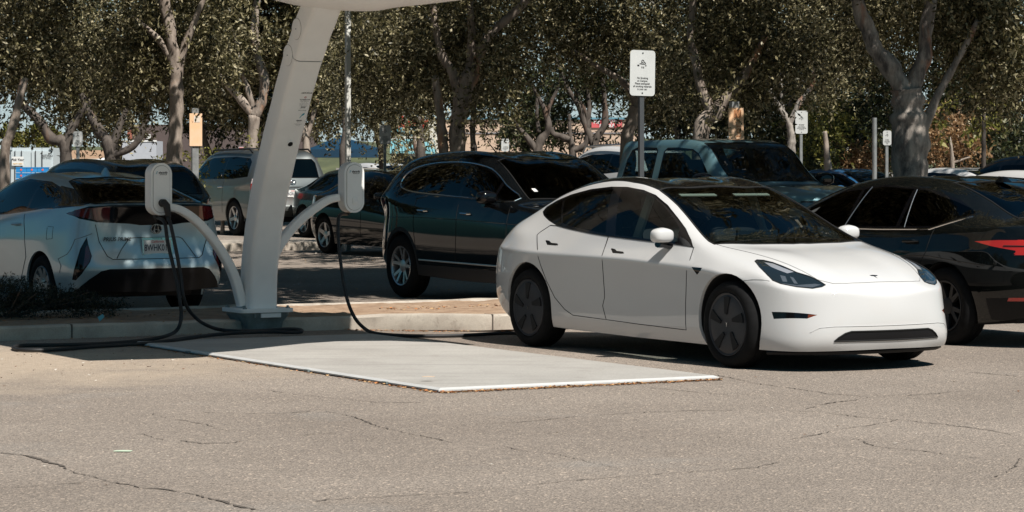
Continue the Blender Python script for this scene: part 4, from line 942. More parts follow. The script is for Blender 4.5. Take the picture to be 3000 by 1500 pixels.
M['ev_white'] = pmat('station_paint', (.86,.85,.82), .5, var=.035, vscale=3, bump=.02, bscale=200)
M['ev_grey'] = pmat('station_base_paint', (.16,.20,.20), .5, var=.3, vscale=8)
M['cable'] = pmat('cable_rubber', (.012,.012,.013), .6)
M['crack'] = pmat('crack_shadow', (.10,.082,.068), 1)
U = Vector((-.49,.872,0)).normalized(); Vv = Vector((.872,.49,0)); YAW = math.atan2(Vv.y, Vv.x)
def ground():
    bm = bmesh.new(); bmesh.ops.create_grid(bm, x_segments=8, y_segments=8, size=400); bmesh.ops.translate(bm, vec=(0,350,0), verts=bm.verts)
    tag(build('parking_lot', bm, M['asphalt'], smooth=False), kind='structure')
    # cracks traced on the ground: thin irregular strips
    bm = bmesh.new(); A = crop(0, 800, 1.84); B = crop(1400, 800, 1.61); rnd = random.Random(3)
    L = [A([(0,972),(100,980),(190,995),(260,1020),(350,1045),(400,1078),(470,1092),(540,1110),(600,1130),(700,1145),(760,1158),(860,1165),(960,1180),(1060,1195),(1120,1215),(1210,1235),(1290,1262),(1400,1280)]),
         A([(820,760),(900,782),(1000,798),(1100,815),(1180,842),(1260,855)]), A([(0,1160),(160,1152),(300,1140),(500,1128)]), A([(980,905),(1080,920),(1240,918),(1400,895),(1600,878),(1850,860)]),
         A([(1410,630),(1600,655),(1750,670),(1900,685),(2050,700),(2300,700)]), A([(1750,745),(1900,775),(2050,830),(2200,865),(2350,895),(2450,920)]), A([(1700,1230),(2000,1210),(2300,1195),(2576,1180)]),
         B([(0,715),(250,700),(500,675),(750,660),(1000,650),(1300,648),(1600,655),(1800,680),(2000,695),(2200,715),(2400,740),(2530,765)]), B([(1480,785),(1600,765),(1700,738),(1850,720),(2000,690)]),
         B([(1780,780),(1830,805),(1870,818),(1960,828),(2100,840),(2200,855),(2400,878)]), B([(1120,480),(1300,520),(1450,540),(1650,570),(1850,583),(2000,580),(2150,570),(2300,555),(2500,545)]), B([(1550,640),(1650,615),(1780,600),(1850,585)]),
         B([(2440,965),(2480,945),(2530,915),(2560,880),(2540,870)]), B([(130,820),(190,835),(260,848)]), B([(340,850),(480,880),(560,900),(680,925)]), B([(0,1025),(200,1005),(400,985),(700,960),(1000,940),(1300,920),(1450,890)]),
         A([(640,872),(760,868),(900,905)]), A([(1100,752),(1300,758),(1500,760),(1700,745)]), B([(800,540),(1000,560),(1200,575)]), B([(1960,450),(2200,460),(2400,475),(2576,490)])]
    W = [.013]+[.0065]*30
    for li, pts in enumerate(L):
        Q = [gp(*p) for p in pts]; q = []
        for a, b in zip(Q, Q[1:]):
            n = max(2, int((b-a).length/.035))
            for k in range(n): t = k/n; q.append(a.lerp(b, t)+Vector((rnd.gauss(0,.006), rnd.gauss(0,.009), 0)))
        prev = None
        for i, p in enumerate(q):
            w = W[li]*abs(.55+noise.noise(p*3)*1.3+rnd.gauss(0,.25))*(1 if rnd.random() > .06 else .1)
            d = (q[min(i+1,len(q)-1)]-q[max(i-1,0)]); d.z = 0; d.normalize(); s = Vector((-d.y,d.x,0))*w*.9
            c = (bm.verts.new(p+s+Vector((0,0,.004))), bm.verts.new(p-s+Vector((0,0,.004))))
            if prev: bm.faces.new((prev[0], prev[1], c[1], c[0]))
            prev = c
    tag(build('road_cracks', bm, M['crack'], smooth=False), kind='structure')
P0 = Vector((-1.53,25.72,0))
def koff(t): s = min(1, max(0, (t+.05)/1.15)); return -1.0*s*s*(3-2*s)
def kh(t): s = min(1, max(0, (t+.05)/.8)); return .035*s
def island():
    t0, t1 = -9.0, 14.0; Wd = 2.35; h = .125; kw = .15
    def rough(a, b, w0, w1, n=90):
        pass
    def strip(u0, u1, name, mat, z0, z1, n=260, jit=.0, label=None):
        bm = bmesh.new(); prev = None; rnd = random.Random(5)
        for i in range(n+1):
            t = t0+(t1-t0)*i/n; P = P0+Vv*t+(U*koff(t)+Vector((0,0,kh(t) if z1 > 0 else 0)) if u0 == 0 else Vector((0,0,0))); c = []
            for u, z in ((u0,z0),(u0,z1-.02),(u0+.02,z1),(u1-.02,z1),(u1,z1-.02),(u1,z0)):
                j = noise.noise(Vector((t*2.3,u*5,z*9)))*jit
                c.append(bm.verts.new(P+U*(u+j)+Vector((0,0,z+noise.noise(Vector((t*3.1,u*4,2)))*jit*.6))))
            if prev:
                for k in range(5): bm.faces.new((prev[k], c[k], c[k+1], prev[k+1]))
            prev = c
        return build(name, bm, mat, angle=40)
    tag(strip(0, kw, 'kerb', M['concrete'], -.02, h, jit=.016), kind='structure')
    tag(strip(Wd-kw, Wd, 'kerb', M['concrete'], -.02, h+.004, jit=.016), kind='structure')
    bm = bmesh.new(); nx, ny = 260, 26
    g = [[bm.verts.new(P0+Vv*(t0+(t1-t0)*i/nx)+U*(kw+(Wd-2*kw)*j/ny+koff(t0+(t1-t0)*i/nx)*(1-j/ny))+Vector((0,0,kh(t0+(t1-t0)*i/nx)*(1-j/ny)+h-.012+.018*noise.noise(Vector((i*.31,j*.27,0)))+.010*noise.noise(Vector((i*1.1,j*.9,3)))))) for j in range(ny+1)] for i in range(nx+1)]
    for i in range(nx):
        for j in range(ny): bm.faces.new((g[i][j], g[i+1][j], g[i+1][j+1], g[i][j+1]))
    tag(build('island_soil', bm, M['dirt'], angle=None), kind='structure')
    for i, t in enumerate((-7.5,-5.9,-4.4,-2.75,-.9,1.0,2.9,4.6,6.5)):
        bm = bmesh.new(); p = P0+Vv*t+U*koff(t)+Vector((0,0,kh(t))); box(bm, p+U*.075+Vector((0,0,.052)), (.008+.004*(i%2),.156,.152), Matrix.Rotation(YAW, 3, 'Z')); tag(build('kerb_joint', bm, M['crack'], smooth=False), kind='structure')
    # second island far behind
    bm = bmesh.new(); C0 = Vector((-6.6,48.0,0)); v2 = Vector((.90,.44,0)).normalized(); u2 = Vector((-.44,.90,0)).normalized()
    pl = [C0, C0+v2*3.8, C0+v2*4.1+u2*.3, C0+v2*4.1+u2*2.0, C0+u2*2.0]
    a = [bm.verts.new(p) for p in pl]; b = [bm.verts.new(p+Vector((0,0,.14))) for p in pl]; bm.faces.new(b)
    for k in range(5): bm.faces.new((a[k], a[(k+1)%5], b[(k+1)%5], b[k]))
    bmesh.ops.bevel(bm, geom=[e for e in bm.edges], offset=.02, segments=2, affect='EDGES')
    tag(build('far_kerb', bm, M['concrete']), kind='structure')
    # painted bay lines
    for a, b in ((gp(1350,868),gp(1180,700)), (gp(2640,985),gp(3000,940))):
        pass
def scatter(name, areas, size, cols, seed, label=None, z=.004):
    """many small dry leaves / crumbs lying about: one object"""
    rg = np.random.default_rng(seed); V = []; Fc = []; MI = []
    for (p, q, w, n) in areas:
        p = Vector(p); q = Vector(q); d = (q-p); nn = Vector((-d.y, d.x, 0)).normalized() if d.length else Vector((0,1,0))
        for _ in range(n):
            t = rg.random(); c = p+d*t+nn*rg.normal(0, w); s = size*rg.uniform(.4, 1.5); a = rg.uniform(0, 2*PI); zz = c.z+z+rg.uniform(0, size*.6)
            cx, sx = math.cos(a)*s, math.sin(a)*s; i = len(V); tl = rg.normal(0, s*.3)
            V += [(c.x-cx,c.y-sx,zz), (c.x+sx*.45,c.y-cx*.45,zz+tl), (c.x+cx,c.y+sx,zz+abs(tl)*.5), (c.x-sx*.45,c.y+cx*.45,zz-tl*.2)]; Fc.append((i,i+1,i+2,i+3)); MI.append(rg.integers(0, len(cols)))
    me = bpy.data.meshes.new(name); me.from_pydata(V, [], Fc); me.update()
    o = link(name, me, cols); me.polygons.foreach_set('material_index', [int(m) for m in MI]); return o
def litter():
    lc = [pmat('dry_leaf_orange', (.42,.16,.05), .8), pmat('dry_leaf_tan', (.45,.28,.13), .8), pmat('dry_leaf_brown', (.14,.07,.035), .8)]
    A0 = SL0; B0 = SL0+Vv*SLW; D0 = SL0+U*SLL
    tag(scatter('leaf_litter', [(A0-U*.04, B0-U*.03, .022, 1500), (A0+U*1.2-Vv*.03, A0-Vv*.03, .015, 160), (D0-Vv*.04, A0-Vv*.04, .014, 260),
        (P0-Vv*.1-U*.05, P0+Vv*.5-U*.72, .03, 300), (P0+Vv*.5-U*.75, P0+Vv*1.6-U*1.06, .035, 300), (P0+Vv*-3-U*.05, P0+Vv*-1-U*.05, .03, 120)], .012, lc, 4), 'orange dry leaf crumbs swept along the slab and kerb', None, None, 'stuff')
    tag(scatter('leaf_litter', [(P0+Vv*.8+U*.8+Vector((0,0,.125)), P0+Vv*3.6+U*.7+Vector((0,0,.125)), .22, 420), (P0+Vv*2+U*.25+Vector((0,0,.125)), P0+Vv*3.5+U*.3+Vector((0,0,.125)), .06, 260), (P0+Vv*-6+U*.9+Vector((0,0,.125)), P0+Vv*0+U*.9+Vector((0,0,.125)), .4, 260)], .016, lc, 5), 'brown dry leaves lying on the island soil', None, None, 'stuff')
    dk = [lc[2], pmat('pebble', (.10,.08,.07), .9), pmat('pale_grit', (.5,.46,.40), .9)]
    tag(scatter('ground_debris', [((-5,20.5,0), (0,21.5,0), .9, 150), ((-3.5,15.5,0), (5,16,0), 2.2, 90), ((0,19,0), (6,20,0), .5, 50), ((-4.5,22.3,0), (-2.5,21,0), .6, 110)], .010, dk, 6), 'scattered dark crumbs and grit on the asphalt', None, None, 'stuff')
    tag(scatter('ground_debris', [((-3.5,34,0), (0,36,0), 3.0, 260), ((-4,44,0), (0,46,0), 3.0, 200)], .014, [lc[1], dk[2]], 9), 'pale fallen petals on the asphalt behind the island', None, None, 'stuff')
SL0 = Vector((-.50,18.60,0)); SLW = 2.29; SLL = 5.6
def slab():
    bm = bmesh.new(); z0, z1 = .009, .032
    def P(v, u, z): p = SL0+Vv*v+U*u; return Vector((p.x, p.y, z))
    q = [(0,0),(SLW,0),(SLW,SLL),(0,SLL)]; ins = .030
    a = [bm.verts.new(P(v,u,z0)) for v, u in q]; b = [bm.verts.new(P(v,u,z0+.010)) for v, u in q]
    c = [bm.verts.new(P(min(max(v,ins),SLW-ins),max(u,ins),z1)) for v, u in q]
    for i in range(4):
        j = (i+1)%4; bm.faces.new((a[i],a[j],b[j],b[i])).material_index = 1; bm.faces.new((b[i],b[j],c[j],c[i])).material_index = 1
    bm.faces.new(c)
    bm.faces.new(a[::-1])
    bmesh.ops.recalc_face_normals(bm, faces=bm.faces[:])
    o = build('concrete_slab', bm, [M['slab'], M['slab_edge']], smooth=False)
    tag(o, 'low pale rectangular ballast slab lying on the asphalt below the column', 'slab')
    for u in (2.1, 4.4, .8):
        b2 = bmesh.new(); box(b2, P(-.006,u,.014), (.02,.07,.016), Matrix.Rotation(math.atan2(Vv.y,Vv.x), 3, 'Z')); build('lifting_bracket', b2, M['ev_grey'], o, smooth=False)
# ---------------------------------------------------------------- charging station
BC = Vector((-2.36,25.32,0))
def LM(v=0, u=0, z=0): p = BC+Vv*v+U*u; return Vector((p.x, p.y, z))
def sweep(bm, path, w, d, r=.05, n=4, tilt=True, mi=0):
    """rounded-rectangle section swept along path; section axes = Vv (w) and the in-plane normal (d)"""
    sec = rrect(w, d, r, n) if not hasattr(w, '__len__') else None; rings = []
    for i, p in enumerate(path):
        t = (path[min(i+1,len(path)-1)]-path[max(i-1,0)]).normalized(); side = path_side
        nn = t.cross(side).normalized(); s = rrect(w[i], d[i], r, n) if sec is None else sec
        rings.append([bm.verts.new(p+side*x+nn*y) for x, y in s])
    for a, b in zip(rings, rings[1:]):
        for k in range(len(a)): bm.faces.new((a[k], a[(k+1)%len(a)], b[(k+1)%len(a)], b[k])).material_index = mi
    bm.faces.new(rings[0][::-1]); bm.faces.new(rings[-1])
    bmesh.ops.recalc_face_normals(bm, faces=bm.faces[:])
def station():
    global path_side
    root = empty('charging_station', BC); tag(root, 'leaning off-white column with two curved arms carrying oval chargers under a canopy', 'charging station')
    def par(o): o.parent = root; o.matrix_parent_inverse = Matrix.Translation(-BC); return o
    RZ = Matrix.Rotation(YAW, 3, 'Z')
    # base
    bm = bmesh.new(); Mx = Matrix.Translation(BC) @ Matrix.Rotation(YAW, 4, 'Z')
    lo = rrect(.36,.34,.04); hi = rrect(.47,.44,.05); rings = []
    for s, z in ((lo,.03), (rrect(.385,.36,.04),.10), (hi,.165), (hi,.19)): rings.append([bm.verts.new(Mx @ Vector((x,y,z))) for x, y in s])
    for a, b in zip(rings, rings[1:]):
        for k in range(len(a)): bm.faces.new((a[k], a[(k+1)%len(a)], b[(k+1)%len(a)], b[k]))
    bm.faces.new(rings[-1]); bm.faces.new(rings[0][::-1]); par(build('base', bm, M['ev_grey']))
    bm = bmesh.new(); prism(bm, rrect(.53,.50,.05), Mx @ Matrix.Translation((0,0,.192)), .035, bev=.004); par(build('base_plate', bm, M['ev_white']))
    for sx, sy in ((1,1),(1,-1),(-1,1),(-1,-1)):
        bm = bmesh.new(); lathe(bm, [(.022,0),(.022,.012),(.012,.014),(.012,.026),(0,.026)], Mx @ Matrix.Translation((sx*.215,sy*.20,.227)), n=6); par(build('anchor_bolt', bm, M['ev_grey'], smooth=False))
    for dx, w in ((-.13,.015),(.03,.20)):
        bm = bmesh.new(); box(bm, LM(dx,-.232,.165), (w,.02,.04), RZ, bev=.004); par(build('base_bracket', bm, M['ev_white'] if w > .1 else M['ev_grey'], smooth=False))
    # column
    cs = [(902,757),(860,757.5),(800,759),(722,766),(640,776),(559,790),(500,803),(442,816),(380,831),(326,845.5),(270,859),(221,873),(180,884),(140,898),(90,914),(47,931),(10,944),(-20,955)]
    path = []
    for py, px in cs:
        c = (px-1500)/F      # solve lean t so the axis projects on the traced centre line
        t = (c*BC.y-BC.x)/(-U.x*1.0+c*(U.y)) if False else (c*BC.y-BC.x)/(.49+c*.872)
        p = BC+(-U)*t; path.append(Vector((p.x, p.y, H-(py-Y0)*p.y/F)))
    path[0].z = .225
    pth = [Vector(q) for q in spline([tuple(p) for p in path], 3)]
    path_side = Vv; bm = bmesh.new(); isplit = int(len(pth)*.72)
    zs = 1.56+(480-158)/ (F/24.7)
    k = min(range(len(pth)), key=lambda i: abs(pth[i].z-zs))
    sweep(bm, pth[:k+1], .285, .265, .045); col = par(build('column', bm, M['ev_white']))
    bm = bmesh.new(); d = (pth[k+1]-pth[k]).normalized(); seam = pth[k:]; seam = [seam[0]+d*.008]+seam[1:]
    sweep(bm, seam, .285, .265, .045); up = par(build('column_head', bm, M['ev_white']))
    bm = bmesh.new(); sweep(bm, [pth[k]-d*.004, pth[k]+d*.012], .270, .25, .04); par(build('column_joint', bm, M['seam']))
    def surf(i, v, front=True):
        t = (pth[i+1]-pth[i-1]).normalized(); nn = t.cross(Vv).normalized()
        if nn.dot(U) > 0: nn = -nn
        return pth[i], t, nn
    def near(z): return min(range(1, len(pth)-1), key=lambda i: abs(pth[i].z-z))
    # round covers on the side face (facing -V)
    for py in (88, 166):
        i = near(1.56+(480-py)/(F/24.6)); p, t, nn = surf(i, 0); c = p-Vv*.1435-nn*.02
        X = t; Z = -Vv; Y = Z.cross(X)
        Mc = Matrix(((X.x,Y.x,Z.x,c.x),(X.y,Y.y,Z.y,c.y),(X.z,Y.z,Z.z,c.z),(0,0,0,1)))
        bm = bmesh.new(); lathe(bm, [(.094,-.004),(.094,.004),(.089,.006),(0,.006)], Mc, n=40); o = par(build('round_cover', bm, M['ev_white']))
        bm = bmesh.new(); lathe(bm, [(.0965,-.004),(.0965,.001),(.094,.001)], Mc, n=40); build('cover_joint', bm, pmat('cover_shade', (.28,.27,.26), .8), o).matrix_parent_inverse = Matrix.Identity(4)
        bm = bmesh.new(); lathe(bm, [(.006,.004),(.006,.009),(0,.009)], Mc, n=10); build('screw', bm, M['ev_grey'], o)
    # round port
    i = near(1.56+(480-402)/(F/25.2)); p, t, nn = surf(i, 0); c = p+nn*.1335+Vv*.03
    X = Vv; Y = t; Z = X.cross(Y); Z = nn; Y = Z.cross(X)
    Mc = Matrix(((X.x,Y.x,Z.x,c.x),(X.y,Y.y,Z.y,c.y),(X.z,Y.z,Z.z,c.z),(0,0,0,1)))
    bm = bmesh.new(); lathe(bm, [(.036,0),(.036,.006),(.026,.007),(.024,-.001)], Mc, n=28); o = par(build('port_ring', bm, M['ev_white']))
    bm = bmesh.new(); lathe(bm, [(.026,.001),(0,.0012)], Mc, n=24); par(build('port', bm, M['seam']))
    # lettering on the front face
    T = [(252,"ARE'S SOLAR",.042,.03,.25), (264,None,0,0,0), (272,'BATTERIES LOW',.030,.03,.2), (276,'when light is on',.028,.02,.2), (282,'Contact your local',.018,0,0), (285,'station operator when light',.018,0,0), (288,'flashes for service and',.018,0,0), (291,'assistance with charging',.018,0,0),
         (295,'BEAM',.040,.03,.3), (299,'beam for all .com',.018,0,0), (304,'Made in America',.024,.01,0), (332,'electrify',.036,.03,.2), (336,'america',.026,0,0), (341,'electrify america dot com',.017,0,0), (343,'1-833-632-2778',.017,0,0), (346,'call us now',.017,0,0)]
    LB = {}
    for py, s, sz, bo, sh in T:
        i = near(1.56+(480-py)/(F/24.95)); p, t, nn = surf(i, 0); fz = 1.56+(480-py)/(F/24.95)
        q = p+t*((fz-p.z)/t.z)+nn*.1338+Vv*(.062 if py < 310 else .055); Y = t-nn*t.dot(nn); Y.normalize(); X = Vv
        # keep the writing upright: baseline across, rising along the column
        Mc = Matrix(((X.x,Y.x,nn.x,q.x),(X.y,Y.y,nn.y,q.y),(X.z,Y.z,nn.z,q.z),(0,0,0,1)))
        if s is None:
            b2 = bmesh.new(); lathe(b2, [(.010,0),(.005,0)], Mc, n=20); o = par(build('red_dot', b2, pmat('faded_red', (.45,.10,.11), .6), smooth=False)); continue
        gk = 0 if py < 294 else 1 if py < 310 else 2; LB.setdefault(gk, bmesh.new()); text_mesh(s, sz*.46, Mc, LB[gk], bold=bo, shear=sh, space=1.0)
        if s == 'electrify':
            q2 = q+Y*.055+X*.01; b2 = bmesh.new(); leaf = [(0,0),(.014,.018),(.03,.022),(.024,.004),(.008,-.006)]
            M2 = Mc.copy(); M2.translation = q2; prism(b2, leaf, M2, .0008); prism(b2, [(-.014,-.03),(0,-.004),(.006,-.006),(-.008,-.03)], M2, .0008); par(build('leaf_logo', b2, M['ink_teal'], smooth=False))
    for bmk in LB.values(): par(build('lettering', bmk, M['ink_black'], smooth=False))
    # arms: tapering arcs in the V plane
    path_side = U
    def arm(pts, name='arm'):
        P = [LM(v, 0, z) for v, z in pts]; P = [Vector(q) for q in spline([tuple(p) for p in P], 5)]; b = bmesh.new(); n = len(P)
        sweep(b, P, [.10]*n, [.070+.018*(i/(n-1)) for i in range(n)], .02); return par(build(name, b, M['ev_white']))
    def vz(px, py, sgn):       # pixel to (v, z) in the arm plane
        c = (px-1500)/F; v = (c*BC.y-BC.x)/(Vv.x-c*Vv.y); Y = BC.y+Vv.y*v; return v, H-(py-Y0)*Y/F
    L = [vz(x*1.1646, y*1.1646, -1) for x, y in ((425,521),(450,527),(480,545),(515,578),(548,620),(575,665),(592,705),(603,745),(609,768))]
    arm(L); Rr = [vz(x*1.1646, y*1.1646, 1) for x, y in ((850,497),(825,503),(795,521),(765,544),(738,570),(712,602),(690,640),(678,690))]
    arm(Rr)
    # chargers
    for sgn, (cx, cy, dep) in ((-1,(462,554,-1.0)), (1,(1026,549,.9))):
        c_ = (cx-1500)/F; v = (c_*BC.y-BC.x)/(Vv.x-c_*Vv.y); Y = BC.y+Vv.y*v; z = H-(cy-Y0)*Y/F
        c = LM(v, -.02, z); X = Vv; Z = -U; Yy = Vector((0,0,1))
        Mc = Matrix(((X.x,Yy.x,Z.x,c.x),(X.y,Yy.y,Z.y,c.y),(X.z,Yy.z,Z.z,c.z),(0,0,0,1)))
        b = bmesh.new(); prism(b, rrect(.205,.475,.1, 10), Mc @ Matrix.Translation((0,0,-.07)), .14, bev=.016); ho = par(build('charger_housing', b, M['ev_white'], angle=50))
        def sub(name, bmm, mat, **k):
            o = build(name, bmm, mat, **k); o.parent = ho; return o
        b = bmesh.new(); prism(b, rrect(.158,.425,.078, 10), Mc @ Matrix.Translation((0,0,.0705)), .006, bev=.002); sub('face_panel', b, M['ev_white'], angle=50)
        b = bmesh.new(); pr = rrect(.162,.429,.08, 10); tube(b, [Mc @ Vector((x,y,.0715)) for x, y in pr+[pr[0]]], .0016, 5, caps=False); sub('panel_joint', b, pmat('joint_shade', (.2,.2,.19), .8))
        b = bmesh.new(); text_mesh('electrify', .026, Mc @ Matrix.Translation((.012,.150,.0785)), b, bold=.03, shear=.1); sub('lettering', b, M['ink_black'], smooth=False); b = bmesh.new(); text_mesh('america', .022, Mc @ Matrix.Translation((.014,.134,.0785)), b, bold=.0); sub('lettering', b, M['ink_black'], smooth=False)
        b = bmesh.new(); prism(b, [(0,0),(.007,.009),(.012,.010),(.010,.002),(.004,-.004)], Mc @ Matrix.Translation((-.052,.152,.0785)), .0006); prism(b, [(0,0),(.004,.010),(.007,.008),(.003,-.003)], Mc @ Matrix.Translation((-.054,.138,.0785)), .0006); sub('leaf_logo', b, M['ink_teal'], smooth=False)
        b = bmesh.new(); prism(b, rrect(.05,.07,.02), Mc @ Matrix.Translation((0,-.125,.0765)), .006 if sgn > 0 else .02, bev=.002); sub('plug_socket', b, M['ev_white'] if sgn > 0 else M['cable'], angle=50)
        if sgn < 0:
            b = bmesh.new(); prism(b, rrect(.06,.022,.005), Matrix.Translation(c-Vv*.106+Vector((0,0,-.05))) @ Matrix.Rotation(YAW, 4, 'Z') @ Matrix.Rotation(R(90), 4, 'Y'), .012); 
            sub('side_latch', b, M['ev_white'])
        b = bmesh.new(); tube(b, [Mc @ Vector((-.03,-.236,0)), Mc @ Vector((-.03,-.26,0))], .018, 10); sub('cable_gland', b, M['cable'])
        if sgn < 0: global LC; LC = (c, Mc)
        else: global RC; RC = (c, Mc)
    # canopy: curved spine hull and the wide slab of panels above it
    top = pth[-1]; bm = bmesh.new(); rings = []
    Bx = [(px, py) for px, py in ((795,-2),(860,14),(930,25),(1000,31),(1060,33),(1110,31),(1160,22),(1260,11),(1357,-1),(1390,-12))]
    hull = []
    for px, py in Bx:
        Yd = 24.0; q = at(px, py, Yd); hull.append(q)
    hull = [at(560,-70,24.0), at(700,-28,24.0)]+hull+[at(1410,-40,24.0)]
    hull = [Vector(q) for q in spline([tuple(p) for p in hull], 4)]
    for p in hull:
        c = [bm.verts.new(p+Vector((dx,dy,dz))) for dx, dy, dz in ((0,-.62,.30),(0,-.52,.12),(0,-.30,.02),(0,0,0),(0,.3,.02),(0,.52,.12),(0,.62,.30))]; rings.append(c)
    for a, b in zip(rings, rings[1:]):
        for k_ in range(6): bm.faces.new((a[k_], b[k_], b[k_+1], a[k_+1]))
    par(build('canopy_hull', bm, M['ev_white'], angle=60))
    bm = bmesh.new(); tube(bm, [p+Vector((0,-.545,.115)) for p in hull[6:40]], .010, 6); par(build('hull_joint', bm, M['seam']))
    off = Vector((SUN_H.x, SUN_H.y, 0))/math.tan(R(SUN_EL)); zc = 3.55
    # outline of the panel slab in (v, u) of its shadow on the ground, moved up along the sun to its real height
    sh = [(7.67,20.5),(8.5,20.38),(9.0,20.60),(9.5,20.93),(9.85,21.15),(10.2,21.26),(10.63,21.1),(10.93,20.63),(11.27,20.7),(11.27,25.6),(7.67,25.6)]
    bm = bmesh.new(); pl = [Vv*v+U*u+off*zc for v, u in sh]
    lo_ = [bm.verts.new((p.x,p.y,zc)) for p in pl]; hi_ = [bm.verts.new((p.x,p.y,zc+.09)) for p in pl]
    bm.faces.new(lo_[::-1]); bm.faces.new(hi_)
    for k_ in range(len(pl)): bm.faces.new((lo_[k_], lo_[(k_+1)%len(pl)], hi_[(k_+1)%len(pl)], hi_[k_]))
    bmesh.ops.recalc_face_normals(bm, faces=bm.faces[:]); par(build('canopy_panel', bm, M['ev_white'], smooth=False))
    bm = bmesh.new(); tube(bm, [top, top+Vector((.15,.1,.5)), Vector((top.x+.2, top.y+.2, zc))], .12, 12); par(build('canopy_neck', bm, M['ev_white']))
def dp(x, y, Y): return at(x*1.1646, y*1.1646, Y)
def cables():
    def g(x, y, z=.02): return gp(x*1.1646, y*1.1646, z)
    c, Mc = LC
    P = [Mc @ Vector((0,-.125,.09)), Mc @ Vector((.005,-.13,.13)), Mc @ Vector((.02,-.165,.15)), Mc @ Vector((.035,-.25,.14)), dp(428,560,24.55), dp(437,600,24.5), dp(447,650,24.5), dp(455,700,24.5), dp(460,740,24.45)]
    A = P+[dp(472,775,24.5), dp(495,802,24.6), dp(520,818,24.6), g(552,829,.055), g(600,833,.055), g(660,832,.055), g(720,828,.055), g(752,829,.055), g(760,833,.055), g(745,836,.055), g(660,835,.055), g(560,840,.055), g(470,851,.05), g(430,857,.045), g(380,863,.03), g(300,868,.02), g(220,873,.02), g(150,879,.02), g(90,881,.02), g(45,879,.02), g(34,873,.02), g(60,869,.02), g(120,868,.02), g(220,866,.02), g(300,862,.02), g(370,855,.03), g(415,846,.05), dp(440,835,24.3), dp(452,818,24.35), dp(456,790,24.4), dp(453,760,24.4), dp(447,720,24.45), dp(436,670,24.5), dp(422,610,24.55), dp(414,560,24.6), c+Vector((0,0,-.26))+U*.02]
    bm = bmesh.new(); tube(bm, spline([tuple(p) for p in A], 6), .0165, 10)
    o = build('charging_cable', bm, M['cable']); tag(o, 'black cable looping on the ground from the left oval charger', 'cable', 'charging cables')
    b = bmesh.new(); tube(b, [Mc @ Vector((0,-.125,.085)), Mc @ Vector((0,-.125,.125)), Mc @ Vector((.018,-.15,.15)), Mc @ Vector((.034,-.23,.147)), Mc @ Vector((.042,-.29,.14))], [.036,.038,.034,.027,.018], 12); build('plug', b, M['cable'], o)
    c, Mc = RC
    P = [c+Vector((-.02,0,-.25))-Vv*.02, dp(853,545,25.6), dp(851,600,25.5), dp(857,660,25.4), dp(866,720,25.3), dp(877,765,25.2), dp(893,800,25.1), dp(912,822,25.1), g(935,836,.03), g(975,842,.02), g(1040,845,.02), g(1110,845,.02), g(1180,843,.02), g(1230,840,.02), g(1290,838,.02), g(1360,842,.02)]
    bm = bmesh.new(); tube(bm, spline([tuple(p) for p in P], 6), .0165, 10)
    tag(build('charging_cable', bm, M['cable']), 'black cable hanging from the right oval charger down to the white sedan', 'cable', 'charging cables')
# ---------------------------------------------------------------- signs and posts
M['sign'] = pmat('sign_white', (.54,.55,.54), .45, var=.04)
M['post'] = pmat('galvanised_post', (.30,.31,.31), .5, metal=.5, var=.2)
M['pole_grey'] = pmat('pole_grey', (.62,.62,.58), .6, var=.08)
M['dark_post'] = pmat('dark_post', (.05,.055,.06), .6)
def facing(n): n = Vector(n).normalized(); x = Vector((0,0,1)).cross(n).normalized(); return x, n
def smoke_sign(px, py, Y, label, w=.305, h=.46, n=(.42,-.9,0), post='post', pz=0.0, tilt=0):
    c = at(px, py, Y); x, n = facing(n); root = empty('no_smoking_sign', (c.x, c.y, 0)); tag(root, label, 'sign', 'no smoking signs on posts')
    Mc = Matrix(((x.x,0,n.x,0),(x.y,0,n.y,0),(0,1,0,c.z),(0,0,0,1))) @ Matrix.Rotation(R(tilt), 4, 'Z')
    bm = bmesh.new(); prism(bm, rrect(w, h, .035), Mc, .004); o = build('sign_plate', bm, M['sign'], root, smooth=False)
    k = w/.305; bm = bmesh.new()
    for i, t in enumerate(('No Smoking','on Campus.','Please extinguish','all smoking materials','in your car.')): text_mesh(t, .031*k, Mc @ Matrix.Translation((0,(-.055-i*.030)*k,.0055)), bm, bold=.015, squash=.86)
    build('lettering', bm, M['ink_black'], o, smooth=False)
    bm = bmesh.new(); Mi = Mc @ Matrix.Translation((-.01*k,.085*k,.0055)) @ Matrix.Scale(k, 4)
    prism(bm, [(-.055,-.012),(-.032,-.012),(-.032,.004),(-.055,.004)], Mi, .0006); prism(bm, [(.04,-.012),(.046,-.012),(.046,.004),(.04,.004)], Mi, .0006); prism(bm, [(.05,-.012),(.055,-.012),(.055,.004),(.05,.004)], Mi, .0006)
    for a in ([(-.004,.03),(-.004,.05),(.008,.058),(.02,.052),(.026,.036),(.04,.028),(.046,.012)], [(-.01,.02),(-.002,.034),(.01,.034),(.016,.022),(.006,.012),(-.008,.014),(-.01,.02)], [(-.028,.016),(.036,.012)]):
        tube(bm, [Mi @ Vector((p[0],p[1],.001)) for p in a], .0032*k, 5)
    text_mesh('918', .03, Mi @ Matrix.Translation((.01,-.026,0)), bm, bold=.02, squash=.8)
    build('pictogram', bm, M['ink_black'], o, smooth=False)
    for yy in (h/2-.028, -h/2+.028):
        bm = bmesh.new(); lathe(bm, [(.008,.004),(.008,.008),(0,.009)], Mc @ Matrix.Translation((0,yy,0)), n=8); build('bolt', bm, M['dark_post'], o)
    bm = bmesh.new(); rt = Matrix.Rotation(math.atan2(x.y,x.x), 3, 'Z'); zt = c.z+h/2-.02
    box(bm, (-n.x*.03,-n.y*.03,zt/2+pz/2), (.05,.045,zt-pz), rt, bev=.004); build('post', bm, M[post], root, smooth=False)
    return root
